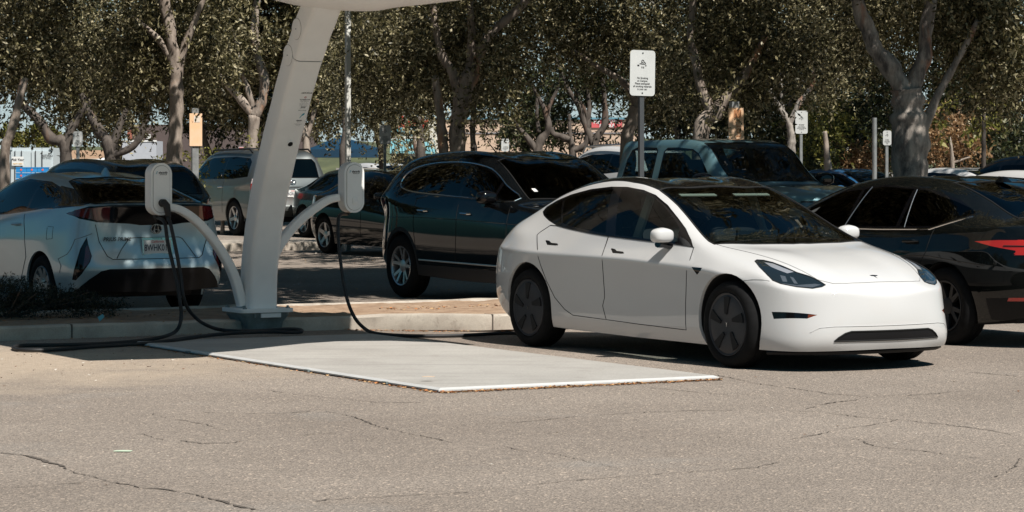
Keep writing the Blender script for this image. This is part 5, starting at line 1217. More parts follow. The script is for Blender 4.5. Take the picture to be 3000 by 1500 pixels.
def pole(px, ptop, Y, r, label, name='pole', cat='pole', mat='post', square=False, top=None):
    c = at(px, ptop, Y); bm = bmesh.new()
    if square: box(bm, (0,0,c.z/2), (2*r,2*r,c.z), Matrix.Rotation(YAW, 3, 'Z'), bev=r*.15)
    else: tube(bm, [(0,0,0),(0,0,c.z)], r, 12)
    o = build(name, bm, M[mat]); o.location = (c.x, c.y, 0); tag(o, label, cat); return o
def banner(px, py, w, h, Y, label, txt=None):
    c = at(px, py, Y); s = Y/F; w *= s; h *= s; x, n = facing((.30,-.95,0)); root = empty('banner_sign', (c.x, c.y, 0)); tag(root, label, 'banner', 'orange banners on posts')
    Mc = Matrix(((x.x,0,n.x,0),(x.y,0,n.y,0),(0,1,0,c.z),(0,0,0,1)))
    bm = bmesh.new(); prism(bm, rrect(w, h, .01, 2), Mc, .03); o = build('banner_panel', bm, pmat('faded_orange', (.85,.50,.27), .8, col2=(.80,.60,.44), vscale=1.5), root, smooth=False)
    bm = bmesh.new(); prism(bm, rrect(w*.5, w*.5, .01, 2), Mc @ Matrix.Translation((.02,h*.32,.031)), .002); build('banner_patch', bm, pmat('patch', (.70,.60,.50) if not txt else (.60,.27,.12), .7), o, smooth=False)
    if txt:
        bm = bmesh.new(); text_mesh(txt, w*.42, Mc @ Matrix.Translation((w*.18,-h*.18,.032)) @ Matrix.Rotation(R(90), 4, 'Z'), bm, bold=.02); build('lettering', bm, pmat('orange_ink', (.55,.22,.08), .7), o, smooth=False)
    bm = bmesh.new(); box(bm, (-n.x*.06,-n.y*.06,(c.z+h*.5+.1)/2), (.12,.12,c.z+h*.5+.1), Matrix.Rotation(math.atan2(x.y,x.x), 3, 'Z')); build('post', bm, M['post'], root, smooth=False)
def stop_sign(px, py, Y, w, label, dark=False):
    c = at(px, py, Y); r = w/2/math.cos(PI/8); x, n = facing((.1,-1,0)); root = empty('stop_sign', (c.x, c.y, 0)); tag(root, label, 'sign', 'stop signs')
    Mc = Matrix(((x.x,0,n.x,0),(x.y,0,n.y,0),(0,1,0,c.z),(0,0,0,1))); oc = lambda r: [(r*math.cos(PI/8+k*PI/4), r*math.sin(PI/8+k*PI/4)) for k in range(8)]
    rd = pmat('stop_red_shaded' if dark else 'stop_red', (.10,.02,.03) if dark else (.55,.02,.02), .5); wh = pmat('stop_white', (.25,.22,.22) if dark else (.75,.75,.75), .5)  # dark sign: shade put into its red and white
    bm = bmesh.new(); prism(bm, oc(r), Mc, .01); o = build('sign_plate', bm, wh, root, smooth=False)
    bm = bmesh.new(); prism(bm, oc(r*.91), Mc @ Matrix.Translation((0,0,.012)), .004); build('sign_face', bm, rd, o, smooth=False)
    bm = bmesh.new(); text_mesh('STOP', w*.42, Mc @ Matrix.Translation((0,0,.02)), bm, bold=.03, squash=.8); build('lettering', bm, wh, o, smooth=False)
    bm = bmesh.new(); tube(bm, [(0,.04,0),(0,.04,c.z)], .04, 8); build('post', bm, M['dark_post'], root)
def signs():
    smoke_sign(1882, 214, 27.6, 'nearest white no smoking sign on a dark post, behind the white sedan', post='dark_post', w=.285, tilt=-1)
    smoke_sign(228, 407, 41.5, 'small white no smoking sign between the two dark trees at left', n=(.1,-1,0), w=.145, h=.23)
    smoke_sign(1128, 394, 48.6, 'white no smoking sign on a thin post beside the blue tent', n=(.1,-1,0), w=.205, h=.335)
    smoke_sign(1480, 425, 60, 'smallest white no smoking sign, just above the black crossover roof', n=(.1,-1,0), w=.17, h=.275)
    smoke_sign(2348, 358, 50, 'clean white no smoking sign right of the pickup truck', n=(.2,-1,0), w=.235, h=.42)
    smoke_sign(2599, 404, 48, 'weathered grey no smoking sign beside the thick tree trunk', n=(.1,-1,0), w=.15, h=.26)
    banner(573, 380, 32*1.1646, 82*1.1646, 52, 'faded orange banner on a grey post left of the leaning column')
    banner(2155, 365, 40*1.1646, 84*1.1646, 43, 'pale orange banner behind the pickup truck roof', 'LOT')
    stop_sign(707, 447, 135, .56, 'bright red stop sign just above the silver large SUV')
    stop_sign(617, 462, 120, .40, 'shaded dark red stop sign against the brown building', True)
    pole(1019, -60, 48.9, .042, 'tall square light pole rising behind the right oval charger', 'light_pole', 'light pole', mat='pole_grey', square=True)
    pole(2562, 345, 52, .045, 'plain grey pole between the orange bush and the thick trunk')
    pole(2461, 440, 80, .03, 'thin short post behind the blue car', mat='post')
    pole(2840, 400, 90, .05, 'slim dark pole right of the autumn coloured tree', mat='dark_post')
    pole(199, 430, 84, .035, 'short dark post just left of the small no smoking sign', mat='dark_post')
# ---------------------------------------------------------------- trees
def leafmat(name, c0, c1, c2, rough=.45, trans=.25):
    m, nt = newmat(name); out = N(nt, 'ShaderNodeOutputMaterial'); L = nt.links.new
    g = N(nt, 'ShaderNodeNewGeometry'); r = N(nt, 'ShaderNodeValToRGB'); e = r.color_ramp.elements; e.new(.5)
    for i, (p, c) in enumerate(((0, c0), (.55, c1), (1, c2))): e[i].position = p; e[i].color = (*c, 1)
    L(g.outputs['Random Per Island'], r.inputs[0])
    b = N(nt, 'ShaderNodeBsdfPrincipled', Roughness=rough); L(r.outputs[0], b.inputs['Base Color']); b.inputs['Specular IOR Level'].default_value = .35
    t = N(nt, 'ShaderNodeBsdfTranslucent'); L(r.outputs[0], t.inputs[0]); mx = N(nt, 'ShaderNodeMixShader'); mx.inputs[0].default_value = trans
    L(b.outputs[0], mx.inputs[1]); L(t.outputs[0], mx.inputs[2]); L(mx.outputs[0], out.inputs[0]); return m
M['leaf'] = leafmat('olive_leaf', (.022,.021,.008), (.12,.105,.042), (.50,.44,.27))
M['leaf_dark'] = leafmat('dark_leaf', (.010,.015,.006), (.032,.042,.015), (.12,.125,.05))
M['leaf_yellow'] = leafmat('yellow_green_leaf', (.05,.055,.012), (.15,.15,.03), (.34,.30,.08), trans=.35)
M['leaf_orange'] = leafmat('autumn_leaf', (.11,.055,.022), (.27,.15,.065), (.45,.32,.19), trans=.35)
def barkmat(name, c, c2, patch=(.42,.22,.12)):
    m, nt = newmat(name); out = N(nt, 'ShaderNodeOutputMaterial'); b = N(nt, 'ShaderNodeBsdfPrincipled', Roughness=.9); L = nt.links.new; L(b.outputs[0], out.inputs[0])
    tc = N(nt, 'ShaderNodeTexCoord'); n1 = N(nt, 'ShaderNodeTexNoise', Scale=7.0, Detail=8.0, Roughness=.7); mp = N(nt, 'ShaderNodeMapping'); mp.inputs['Scale'].default_value = (1,1,.35); L(tc.outputs['Object'], mp.inputs[0]); L(mp.outputs[0], n1.inputs['Vector'])
    r = N(nt, 'ShaderNodeValToRGB'); r.color_ramp.elements[0].position = .36; r.color_ramp.elements[0].color = (*c2, 1); r.color_ramp.elements[1].position = .6; r.color_ramp.elements[1].color = (*c, 1); L(n1.outputs[0], r.inputs[0])
    n2 = N(nt, 'ShaderNodeTexNoise', Scale=2.3, Detail=5.0); L(mp.outputs[0], n2.inputs['Vector']); r2 = N(nt, 'ShaderNodeValToRGB'); r2.color_ramp.elements[0].position = .60; r2.color_ramp.elements[1].position = .66; L(n2.outputs[0], r2.inputs[0])
    mx = N(nt, 'ShaderNodeMix', _data_type='RGBA'); L(r2.outputs[0], mx.inputs[0]); L(r.outputs[0], mx.inputs[6]); mx.inputs[7].default_value = (*patch, 1); L(mx.outputs[2], b.inputs['Base Color'])
    bp = N(nt, 'ShaderNodeBump', Strength=.7, Distance=.03); L(n1.outputs[0], bp.inputs['Height']); L(bp.outputs[0], b.inputs['Normal']); return m
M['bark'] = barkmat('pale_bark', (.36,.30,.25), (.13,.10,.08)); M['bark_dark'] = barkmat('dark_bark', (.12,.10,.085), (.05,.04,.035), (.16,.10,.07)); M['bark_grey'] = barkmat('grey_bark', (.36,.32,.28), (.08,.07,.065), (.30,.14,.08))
def leaves(name, clumps, mat, parent, seed, ll=.085, lw=.034, droop=.35, per=16, spray=.45, n_mult=1.0):
    """clumps: (centre, (rx,ry,rz), count of sprays). Each spray is a twig with leaves on both sides"""
    rg = np.random.default_rng(seed); C = []; D = []; LS = []
    for c, r, n in clumps:
        n = max(3, int(n*n_mult)); p = rg.normal(0, 1, (n,3)); nrm = np.linalg.norm(p, axis=1, keepdims=True); rad = rg.random((n,1))**.33
        p = p/nrm*rad; p += rg.normal(0,.12,(n,3)); pos = np.array(c)+p*np.array(r)
        d = p/np.maximum(np.linalg.norm(p,axis=1,keepdims=True),.2)*.8+rg.normal(0,.55,(n,3)); d[:,2] -= droop; d /= np.linalg.norm(d,axis=1,keepdims=True)
        C.append(pos); D.append(d); LS.append(np.full(n, spray))
    C = np.concatenate(C); D = np.concatenate(D); n = len(C)
    t = (np.arange(per)+.5)/per; t = np.broadcast_to(t, (n,per)); ln = spray*rg.uniform(.6,1.3,(n,1))
    sag = np.zeros((n,per,3)); sag[:,:,2] = -(t**2)*ln*.35
    P = C[:,None,:]+D[:,None,:]*(t*ln)[:,:,None]+sag+rg.normal(0,.02,(n,per,3))
    a = D[:,None,:]*.5+rg.normal(0,.75,(n,per,3)); a[:,:,2] -= .15; a /= np.linalg.norm(a,axis=2,keepdims=True)
    b = rg.normal(0,1,(n,per,3)); b -= a*(a*b).sum(2,keepdims=True); b /= np.linalg.norm(b,axis=2,keepdims=True)
    sz = rg.uniform(.65,1.35,(n,per,1)); a = a*ll*sz; b = b*lw*.5*sz
    V = np.stack([P, P+a*.45+b, P+a, P+a*.45-b], axis=2).reshape(-1,3); m = n*per
    me = bpy.data.meshes.new(name); me.vertices.add(m*4); me.vertices.foreach_set('co', V.astype(np.float32).ravel()); me.loops.add(m*4); me.loops.foreach_set('vertex_index', np.arange(m*4, dtype=np.int32))
    me.polygons.add(m); me.polygons.foreach_set('loop_start', np.arange(0, m*4, 4, dtype=np.int32)); me.polygons.foreach_set('loop_total', np.full(m, 4, dtype=np.int32)); me.update(calc_edges=True)
    return link(name, me, mat, parent)
LEAFN = [0]
def tree(stems, crown, Y, label, bark='bark', leaf='leaf', seed=1, group='trees behind the parked cars', name='tree', ll=.085, lw=.034, per=16, twigs=True, kr=1.0, extra_world=None, cat='tree', mult=1.0, top=0):
    """stems: [(D-pixel polyline, r0, r1)], crown: [(x, y, rx, rz, ry, n)] in D pixels / metres of depth"""
    base = dp(stems[0][0][0][0], 560, Y) if stems else Vector((0,Y,0)); base = Vector((base.x, Y, 0))
    root = empty(name, base); tag(root, label, cat, group); rnd = random.Random(seed); bm = bmesh.new()
    for pts, r0, r1 in stems:
        q = []; yo = 0
        for i, p in enumerate(pts):
            dep = Y+(p[2] if len(p) > 2 else 0); w = dp(p[0], p[1], dep); q.append(w-base)
        if stems[0][0] is pts: q[0].z = -.05; q[0].x = q[1].x; 
        sp = spline([tuple(v) for v in q], 6); n = len(sp); rad = [(r0+(r1-r0)*i/(n-1))*(1+.13*noise.noise(Vector((i*.5,seed,r0*9)))+.05*math.sin(i*1.7+seed)) for i in range(n)]
        if stems[0][0] is pts: rad[0] *= 1.3
        k = len(bm.verts); tube(bm, sp, rad, 14 if r0 > .1 else 9)
        bm.verts.ensure_lookup_table()
        for v in bm.verts[k:]:
            v.co += Vector((noise.noise(v.co*4), noise.noise(v.co*4+Vector((7,0,0))), 0))*r0*.22
    build('trunk', bm, M[bark], root, angle=None)
    cl = []
    for c in crown:
        x, y, rx, rz, ry, n = c[:6]; dy = c[6] if len(c) > 6 else 0; w = dp(x, y-14, Y+dy+1.6)-base; k = Y*1.1646/F
        sub = max(1, int(n/30))                     # break each big clump into small ones: light and dark clusters with gaps
        for _ in range(sub):
            o = Vector((rnd.uniform(-1,1)*rx*k, rnd.uniform(-1,1)*ry, rnd.uniform(-1,1)*rz*k)); s = rnd.uniform(.30,.62)*(1 if Y < 60 else 1.2)*min(1, math.sqrt(n/40))
            cl.append(((w.x+o.x, w.y+o.y, w.z+o.z), (s*1.15, s*1.1, s*.7), min(30, n)))
    if cl:
        o = leaves('crown', cl, M[leaf], root, seed, ll, lw, per=per, n_mult=mult); LEAFN[0] += len(o.data.polygons)
        if top:  # unseen leaf mass added above the frame to shade the crown below
            tc = []
            for _ in range(int(38*top)): tc.append(((rnd.uniform(-3.4,3.4), -3.4+rnd.uniform(-2.2,2.2), 7.0+rnd.uniform(-.8,.9)), (.75,.7,.4), 15))
            leaves('shade_crown', tc, M[leaf], root, seed+500, .19, .10, per=14, spray=.5)
    return root
def trees():
    A2 = crop(1000, 0, 2.576); toD = lambda pts: [(x/1.1646, y/1.1646) for x, y in pts]
    G = 'trees behind the parked cars'
    # x, y, half-width px, half-height px, depth half m, sprays
    tree([([(440,470),(440,455),(440,380),(442,300),(445,220),(440,150),(425,60),(400,-60)], .155,.09), ([(445,180),(475,90),(520,-20)], .08,.04), ([(440,160),(390,90),(330,40)], .07,.03)],
        [(430,60,90,90,1.8,700), (330,100,90,90,1.8,620), (500,140,60,60,1.5,330), (430,-80,140,70,2.2,700), (380,200,60,60,1.2,200), (340,240,50,40,1,110,1), (490,230,30,50,1,90)], 46, 'dappled pale trunk rising behind the left oval charger', seed=11, top=1, bark='bark')
    tree([([(632,470),(634,380),(640,290)], .17,.13), ([(640,290),(600,245),(565,205),(530,165),(480,120)], .11,.05), ([(640,292),(660,250),(665,200),(648,140),(640,70),(650,-20)], .135,.08), ([(640,285),(622,220),(600,150),(585,60)], .085,.04)],
        [(590,60,70,100,1.8,560), (680,70,60,80,1.8,380), (560,150,50,50,1.2,200,-1), (620,-80,120,60,2,560), (690,150,30,60,1,110,1), (560,250,60,50,1.2,190,1.5)], 66, 'pale forked tree with a pruned stub, left of the leaning column', seed=12, ll=.12, lw=.05, mult=1.3)
    tree([([(1155,470),(1152,385),(1150,330),(1160,265),(1172,215),(1188,180)], .15,.155), ([(1162,250),(1140,190),(1110,130),(1095,60),(1085,-30)], .10,.05), ([(1188,182),(1205,140),(1230,90),(1290,35),(1330,-5)], .10,.06), ([(1178,190),(1188,100),(1180,-20)], .09,.05), ([(1120,470),(1116,390),(1112,330),(1105,270),(1095,190)], .10,.06)],
        [(960,60,90,100,2,640,4), (1100,80,90,90,2,560), (1240,90,100,90,2,600), (1100,-80,220,60,2.5,900), (1000,170,80,60,1.5,330,4), (1090,200,50,50,1.2,150), (1250,190,60,45,1.4,170), (1180,295,40,12,.6,50,-2), (1240,285,30,10,.5,36,-2), (930,240,40,60,1.3,170,4), (1010,260,50,40,1.2,150,5)], 46, 'large twin-stemmed pale tree behind the black crossover roof', seed=13, top=.4)
    tree([([(1572,480),(1575,370),(1590,310),(1602,270)], .115,.11), ([(1602,272),(1590,230),(1550,195),(1500,165),(1440,125)], .09,.03), ([(1600,275),(1625,220),(1640,150)], .07,.04)],
        [(1420,50,90,80,2,560), (1560,70,80,80,2,520), (1460,130,70,35,1.5,190), (1660,120,60,100,2,420), (1500,-80,180,60,2.5,760), (1690,230,40,60,1.4,190)], 48, 'pale tree leaning left beside the nearest sign post', seed=14, top=1)
    tree([([(1745,480),(1762,340),(1800,285),(1812,262)], .13,.12), ([(1795,292),(1768,230),(1750,160),(1738,90),(1745,-10)], .09,.05), ([(1812,265),(1850,220),(1885,170),(1925,90)], .10,.05)],
        [(1790,60,90,90,2,620), (1900,80,80,80,2,560), (1800,170,50,50,1.4,190,-1), (1790,-80,160,60,2.5,760), (1860,240,40,45,1.2,130,-2), (1930,170,50,50,1.6,200)], 44, 'forked pale tree standing behind the pickup truck', seed=15, top=.5, leaf='leaf')
    tree([([(1978,480),(1990,400),(1992,350),(1985,310),(1960,270),(1935,225)], .10,.05), ([(1986,312),(2010,260),(2042,215),(2050,150)], .065,.03), ([(1972,290),(1965,230),(1965,180)], .04,.02)],
        [(2020,60,80,90,2,520), (2100,60,60,100,2,400), (2060,180,50,60,1.6,240,2), (2000,-80,150,60,2.5,600)], 55, 'slender ridged trunk right of the pickup cab', bark='bark_grey', seed=16, leaf='leaf')
    tree([([(2288,490),(2290,440),(2289,350),(2285,280),(2280,225)], .285,.235), ([(2276,230),(2240,170),(2205,130),(2185,80),(2160,20),(2150,-40)], .15,.09), ([(2292,230),(2325,140),(2330,80),(2345,-20)], .13,.08), ([(2315,345),(2345,270),(2380,200),(2420,130),(2460,50)], .075,.04)],
        [(2180,60,60,60,1.5,240,1.5), (2300,10,90,50,1.8,360,1.5), (2440,70,80,80,2,520), (2530,130,60,80,2,460), (2300,-90,240,50,2.5,900), (2230,150,40,50,1.2,90,2), (2480,200,70,50,1.6,260), (2400,40,50,60,1.5,200)], 40, 'thickest grey-barked tree trunk behind the black saloon', bark='bark_grey', seed=17, top=1)
    tree([([(3,480),(12,400),(25,340),(38,300),(47,255),(62,195)], .085,.06)], [(40,60,80,90,2,560), (60,160,60,50,1.5,260), (30,-80,120,60,2,500), (10,230,25,60,1,110)], 43, 'thin pale leaning trunk at the left edge', seed=18, top=1)
    tree([([(163,480),(165,380),(130,350),(95,300),(65,270),(45,235)], .13,.06), ([(165,385),(178,330),(200,290),(230,250)], .11,.05)], [(130,90,80,90,2,520), (200,110,70,80,2,460), (150,200,80,40,1.6,280), (200,280,50,35,1.2,150), (130,-80,150,60,2,500)], 52, 'dark crooked tree beside the shipping container', bark='bark_dark', seed=19)
    tree([([(278,480),(277,390),(250,330),(222,280),(205,235)], .14,.06), ([(280,392),(330,372),(352,345),(368,300),(376,255)], .075,.05), ([(278,380),(300,320),(322,265)], .09,.05)], [(280,150,70,70,1.8,360), (250,230,60,50,1.4,230), (330,290,45,30,1,110), (300,300,40,30,1.2,110)], 52, 'dark tree with one low curved limb left of the charger', bark='bark_dark', seed=20)
    tree([([(775,480),(772,400),(765,330),(748,270)], .12,.07), ([(772,345),(785,300),(800,250)], .07,.04)], [(800,60,60,90,2,460), (800,180,60,60,1.6,300), (790,-80,120,60,2,500), (860,120,50,100,1.8,420), (830,250,50,50,1.4,200), (790,300,40,22,1,80), (900,30,60,60,2,300)], 67, 'pale slim tree just right of the leaning column', seed=21, ll=.12, lw=.05, mult=1.3)
    tree([([(857,490),(862,390),(868,330),(862,250)], .09,.05)], [(880,200,60,60,1.5,260), (900,270,60,45,1.5,200), (950,300,50,22,1,110)], 60, 'shadowy trunk behind the tall light pole', bark='bark_dark', seed=22)
    tree([(toD(A2([(590,1240),(600,1150),(590,1000),(575,880)])), .12,.08)], [(1040,250,40,50,1.2,150), (1010,290,40,20,1,70), (1070,270,40,40,1.2,110)], 62, 'dark trunk before the teal awning', bark='bark_dark', seed=23)
    # dark multi-stem group in front of the beige wall
    Ys = 78
    tree([(toD(A2([(1475,1240),(1480,1140),(1560,980),(1540,850),(1440,640)])), .16,.05), (toD(A2([(1470,1130),(1370,1000),(1290,900)])), .11,.04), (toD(A2([(1490,1000),(1475,860),(1480,700)])), .07,.04), (toD(A2([(1545,900),(1580,780),(1640,650),(1660,520)])), .07,.03)],
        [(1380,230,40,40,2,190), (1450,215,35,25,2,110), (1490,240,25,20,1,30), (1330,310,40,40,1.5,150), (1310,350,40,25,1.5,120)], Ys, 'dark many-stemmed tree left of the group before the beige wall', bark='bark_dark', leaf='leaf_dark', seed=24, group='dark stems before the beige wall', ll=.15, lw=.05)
    tree([(toD(A2([(1745,1240),(1745,1130),(1680,1040),(1600,1010),(1590,960)])), .13,.06), (toD(A2([(1750,1135),(1840,1090),(1862,960),(1850,860),(1750,650)])), .10,.05), (toD(A2([(1735,1120),(1725,1000),(1720,860)])), .08,.04)],
        [(1400,330,45,20,1.5,100), (1500,260,35,25,1.5,70), (1545,330,25,22,1,50), (1530,200,40,22,2,70)], Ys, 'dark tree with low elbowed limb in the middle of the group', bark='bark_dark', leaf='leaf_dark', seed=25, group='dark stems before the beige wall', ll=.15, lw=.05)
    tree([(toD(A2([(1915,1240),(1915,1110),(1985,950),(1990,800),(1975,640),(1940,500)])), .13,.05), (toD(A2([(1905,1110),(1855,980),(1790,800),(1700,650),(1620,430)])), .11,.05), (toD(A2([(1850,960),(1870,800),(1850,600),(1840,480)])), .08,.04)],
        [(1600,170,40,40,2,160), (1690,200,60,60,2,260), (1440,170,50,30,2,140), (1650,260,40,50,1.5,170)], Ys, 'dark twin-stemmed tree right of the group before the beige wall', bark='bark_dark', leaf='leaf_dark', seed=26, group='dark stems before the beige wall', ll=.15, lw=.05)
    # deeper rows closing the background
    rnd = random.Random(9)
    rows = [(300,180,72,'dark tree mass behind the left trunks'), (520,200,70,'dark tree behind the faded orange banner'), (700,200,76,'dark tree behind the leaning column'), (960,180,72,'dark tree above the blue tent'), (1190,190,74,'dark tree above the teal awning'), (1710,230,72,'dark tree behind the nearest no smoking sign'), (1850,240,68,'dark tree behind the forked pickup-side tree')]
    for i, (x, y, Y, lab) in enumerate(rows):
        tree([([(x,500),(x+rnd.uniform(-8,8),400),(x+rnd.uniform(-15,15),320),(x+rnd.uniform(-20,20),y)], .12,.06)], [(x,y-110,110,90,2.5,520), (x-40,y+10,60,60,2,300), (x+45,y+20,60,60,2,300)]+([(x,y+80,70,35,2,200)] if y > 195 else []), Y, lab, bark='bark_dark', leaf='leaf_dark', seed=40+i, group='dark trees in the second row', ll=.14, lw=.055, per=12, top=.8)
    rg = [(1990,330,66,'dark shrubby tree between the banner and the clean sign'), (2090,330,72,'dark tree right of the clean no smoking sign'), (2190,320,78,'dark tree behind the plain grey pole'), (2420,300,64,'dark tree directly right of the thickest trunk'), (2520,300,70,'dark tree at the right edge')]
    for i, (x, y, Y, lab) in enumerate(rg):
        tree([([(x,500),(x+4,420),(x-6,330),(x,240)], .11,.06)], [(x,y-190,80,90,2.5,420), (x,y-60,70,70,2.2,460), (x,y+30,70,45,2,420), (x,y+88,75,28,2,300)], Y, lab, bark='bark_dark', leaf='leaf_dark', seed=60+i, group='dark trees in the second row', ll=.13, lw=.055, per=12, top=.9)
    tree([([(2085,500),(2083,430),(2080,385),(2074,330)], .11,.05)], [(2075,290,35,40,1.0,120), (2060,350,20,20,.8,40)], 62, 'yellow-green tree with pale trunk right of the clean sign', leaf='leaf_yellow', seed=71, ll=.10, lw=.045, mult=.8)
    tree([([(2395,500),(2397,440),(2394,380),(2388,345)], .06,.03), ([(2396,410),(2440,395)], .03,.015)], [(2392,355,40,40,1.1,230), (2400,400,45,25,1,80)], 58, 'bronze autumn tree right of the thickest trunk', leaf='leaf_orange', seed=72, ll=.09, lw=.045, mult=.9, cat='tree')
    tree([([(2160,500),(2160,440)], .05,.03)], [(2160,415,42,20,.8,150), (2140,435,25,15,.8,60)], 66, 'orange bush behind the plain grey pole', leaf='leaf_orange', seed=73, ll=.09, lw=.05, name='bush', cat='bush')
    tree([([(2470,470),(2475,300),(2478,230)], .05,.02)], [(2360,285,16,14,.5,4), (2385,325,22,10,.5,4), (2458,285,18,14,.5,5), (2466,320,9,35,.5,4), (2500,275,28,22,.6,8)], 47, 'thin tree with bright yellow-green leaf tufts at right', leaf='leaf_yellow', bark='bark_dark', seed=74, ll=.14, lw=.06)
    tree([([(90,520),(90,420)], .1,.05)], [(60,345,60,22,2,200), (120,360,40,14,2,110)], 210, 'sunlit bushes on the far slope at left', leaf='leaf_yellow', seed=75, ll=.3, lw=.14, name='bush', cat='bush', group=None)
    tree([([(560,480),(560,440)], .05,.03)], [(505,425,14,22,.5,60), (660,395,26,10,.5,20)], 60, 'low shrub beside the orange banner post', leaf='leaf_yellow', seed=76, ll=.08, lw=.04, name='bush', cat='bush', group=None)
    tree([([(1075,480),(1068,430),(1050,380),(1043,330)], .12,.06)], [(1050,390,14,40,.6,110)], 66, 'leafy ivy-grown trunk left of the teal awning', leaf='leaf', bark='bark_grey', seed=77, ll=.09, lw=.04)
def shade_tree(base, stems, blobs, label, seed):
    root = empty('tree', base); tag(root, label, 'tree', 'trees over the near bays'); bm = bmesh.new()
    for pts, r0, r1 in stems:
        sp = spline(pts, 6); n = len(sp); tube(bm, [Vector(p)-Vector(base) for p in sp], [r0+(r1-r0)*i/(n-1) for i in range(n)], 12)
    build('trunk', bm, M['bark'], root, angle=None); rnd = random.Random(seed); cl = []
    for (x, y, z), (rx, ry, rz), n in blobs:
        for _ in range(n):
            while True:
                o = Vector((rnd.uniform(-1,1), rnd.uniform(-1,1), rnd.uniform(-1,1)))
                if o.x*o.x+o.y*o.y < 1: break
            cl.append(((x+o.x*rx-base[0], y+o.y*ry-base[1], z+o.z*rz-base[2]), (.6,.6,.4), 14))
    leaves('crown', cl, M['leaf'], root, seed, .17, .085, per=14, spray=.55)
def near_trees():
    shade_tree((-9.6,33,0), [([(-9.6,33,-.05),(-9.5,33,2.5),(-9.0,32.6,5),(-7.5,32,6.5),(-3,31.5,7.2)], .22,.07), ([(-9.0,32.6,5),(-8,30,6.6),(-4,27.5,7.1)], .14,.05)],
        [((-2.7,26.6,7.0), (3.0,3.6,.8), 420), ((-3.4,33.6,7.1), (3.3,3.9,.8), 420), ((2.1,32.6,7.2), (2.7,4.6,.8), 460), ((-9,34,7.5), (3,3,1.2), 40)], 'wide tree whose crown shades the bays at left, trunk beyond the left edge', 81)
    shade_tree((9.4,40,0), [([(9.4,40,-.05),(9.3,40,3),(8.5,39.5,6),(5.5,38,7.6),(3,36,7.8)], .24,.07)],
        [((6.8,35.5,7.8), (2.0,3.0,.9), 40), ((9,40,8.5), (3,3,1.2), 30)], 'wide tree whose crown shades the pickup truck, trunk beyond the right edge', 82)
    # unseen trees added for the windscreens to mirror: copies sharing one mesh
    proto = empty('tree', (0,-9,0)); tag(proto, 'broad tree out of view, added for the reflections in the cars', 'tree', 'unseen trees added for reflections')
    bm = bmesh.new(); tube(bm, [(0,0,-.05),(.1,0,2),(0,.1,4),(-.3,0,7)], [.28,.24,.2,.08], 12)
    for a in range(5): tube(bm, [(0,.05,2.6+a*.4),(1.2*math.cos(a*1.3),1.2*math.sin(a*1.3),4.6+a*.3),(2.6*math.cos(a*1.3+.2),2.6*math.sin(a*1.3+.2),6)], [.12,.08,.03], 8)
    build('trunk', bm, M['bark'], proto, angle=None); rnd = random.Random(5); cl = []
    for _ in range(150):
        a, r, z = rnd.uniform(0,2*PI), 3.6*math.sqrt(rnd.random()), rnd.uniform(-1,1); cl.append(((r*math.cos(a), r*math.sin(a), 6+z*2.4*math.sqrt(max(.1,1-(r/4.2)**2))), (.7,.7,.5), 14))
    leaves('crown', cl, M['leaf_dark'], proto, 83, .2, .11, per=12, spray=.6)
    for x, y, s in ((-10,-11,1.0),(-20,-3,1.1),(19,-8,.95),(1,-22,1.15),(27,8,1.1),(-24,10,1.1),(-19,60,1.0),(-25,70,1.1),(-30,58,1.1),(-21,47,.9),(-36,76,1.2)):  # last five, at left, added to darken what the car sides reflect
        o = copy_tree(proto); o.location = (x,y,0); o.scale = (s,s,s); o.rotation_euler = (0,0,x*1.7)
def shrub():
    base = gp(150, 950, .12); base = Vector((-4.75,25.6,.1)); root = empty('shrub', base); tag(root, 'low dark juniper shrub on the kerbed island at lower left', 'shrub')
    bm = bmesh.new(); rnd = random.Random(3)
    for k in range(16):
        a = rnd.uniform(0,2*PI); l = rnd.uniform(.3,.9); tube(bm, [(0,0,0),(math.cos(a)*l*.5,math.sin(a)*l*.3,.12),(math.cos(a)*l*1.1,math.sin(a)*l*.5,.16+rnd.random()*.15)], [.014,.010,.004], 6)
    build('stems', bm, M['bark_dark'], root)
    cl = []
    for x, z, rx, rz, n in ((-.45,.22,.30,.16,60),(0,.18,.40,.13,80),(.45,.16,.38,.10,70),(.85,.10,.25,.07,34),(-.75,.35,.18,.22,50),(-.80,.60,.08,.12,14),(.1,.27,.25,.08,30)):
        cl.append(((x*.95, x*.30, z), (rx,.34,rz), n*3))
    leaves('foliage', cl, leafmat('juniper', (.008,.012,.008), (.018,.024,.012), (.045,.04,.02), trans=.1), root, 91, .032, .008, droop=-.5, per=18, spray=.13)
    bm = bmesh.new(); c = gp(296, 938, .14); prism(bm, [(-.03,-.02),(.03,-.012),(.035,.02),(-.02,.026)], Matrix.Translation(c+Vector((0,0,.02))) @ Matrix.Rotation(R(70), 4, 'X') @ Matrix.Rotation(R(40), 4, 'Z'), .003)
    tag(build('litter_scrap', bm, pmat('scrap', (.12,.35,.40), .4), smooth=False), 'small crumpled teal and white wrapper on the kerb beside the shrub', 'wrapper')
    for (px, py, lab, col, w) in ((360,1322,'thin pale green paper scrap on the asphalt at lower left',(.55,.65,.50),.05), (1255,1104,'pale dry leaf lying near the slab corner',(.62,.48,.36),.045)):
        z = .004 if py > 1200 else .064; c = gp(px, py, z); bm = bmesh.new(); prism(bm, [(-w,-.012),(w*.8,-.02),(w,.012),(0,.03),(-w*.8,.015)], Matrix.Translation(c), .004); tag(build('litter_scrap', bm, pmat('scrap_col', col, .7), smooth=False), lab, 'litter')
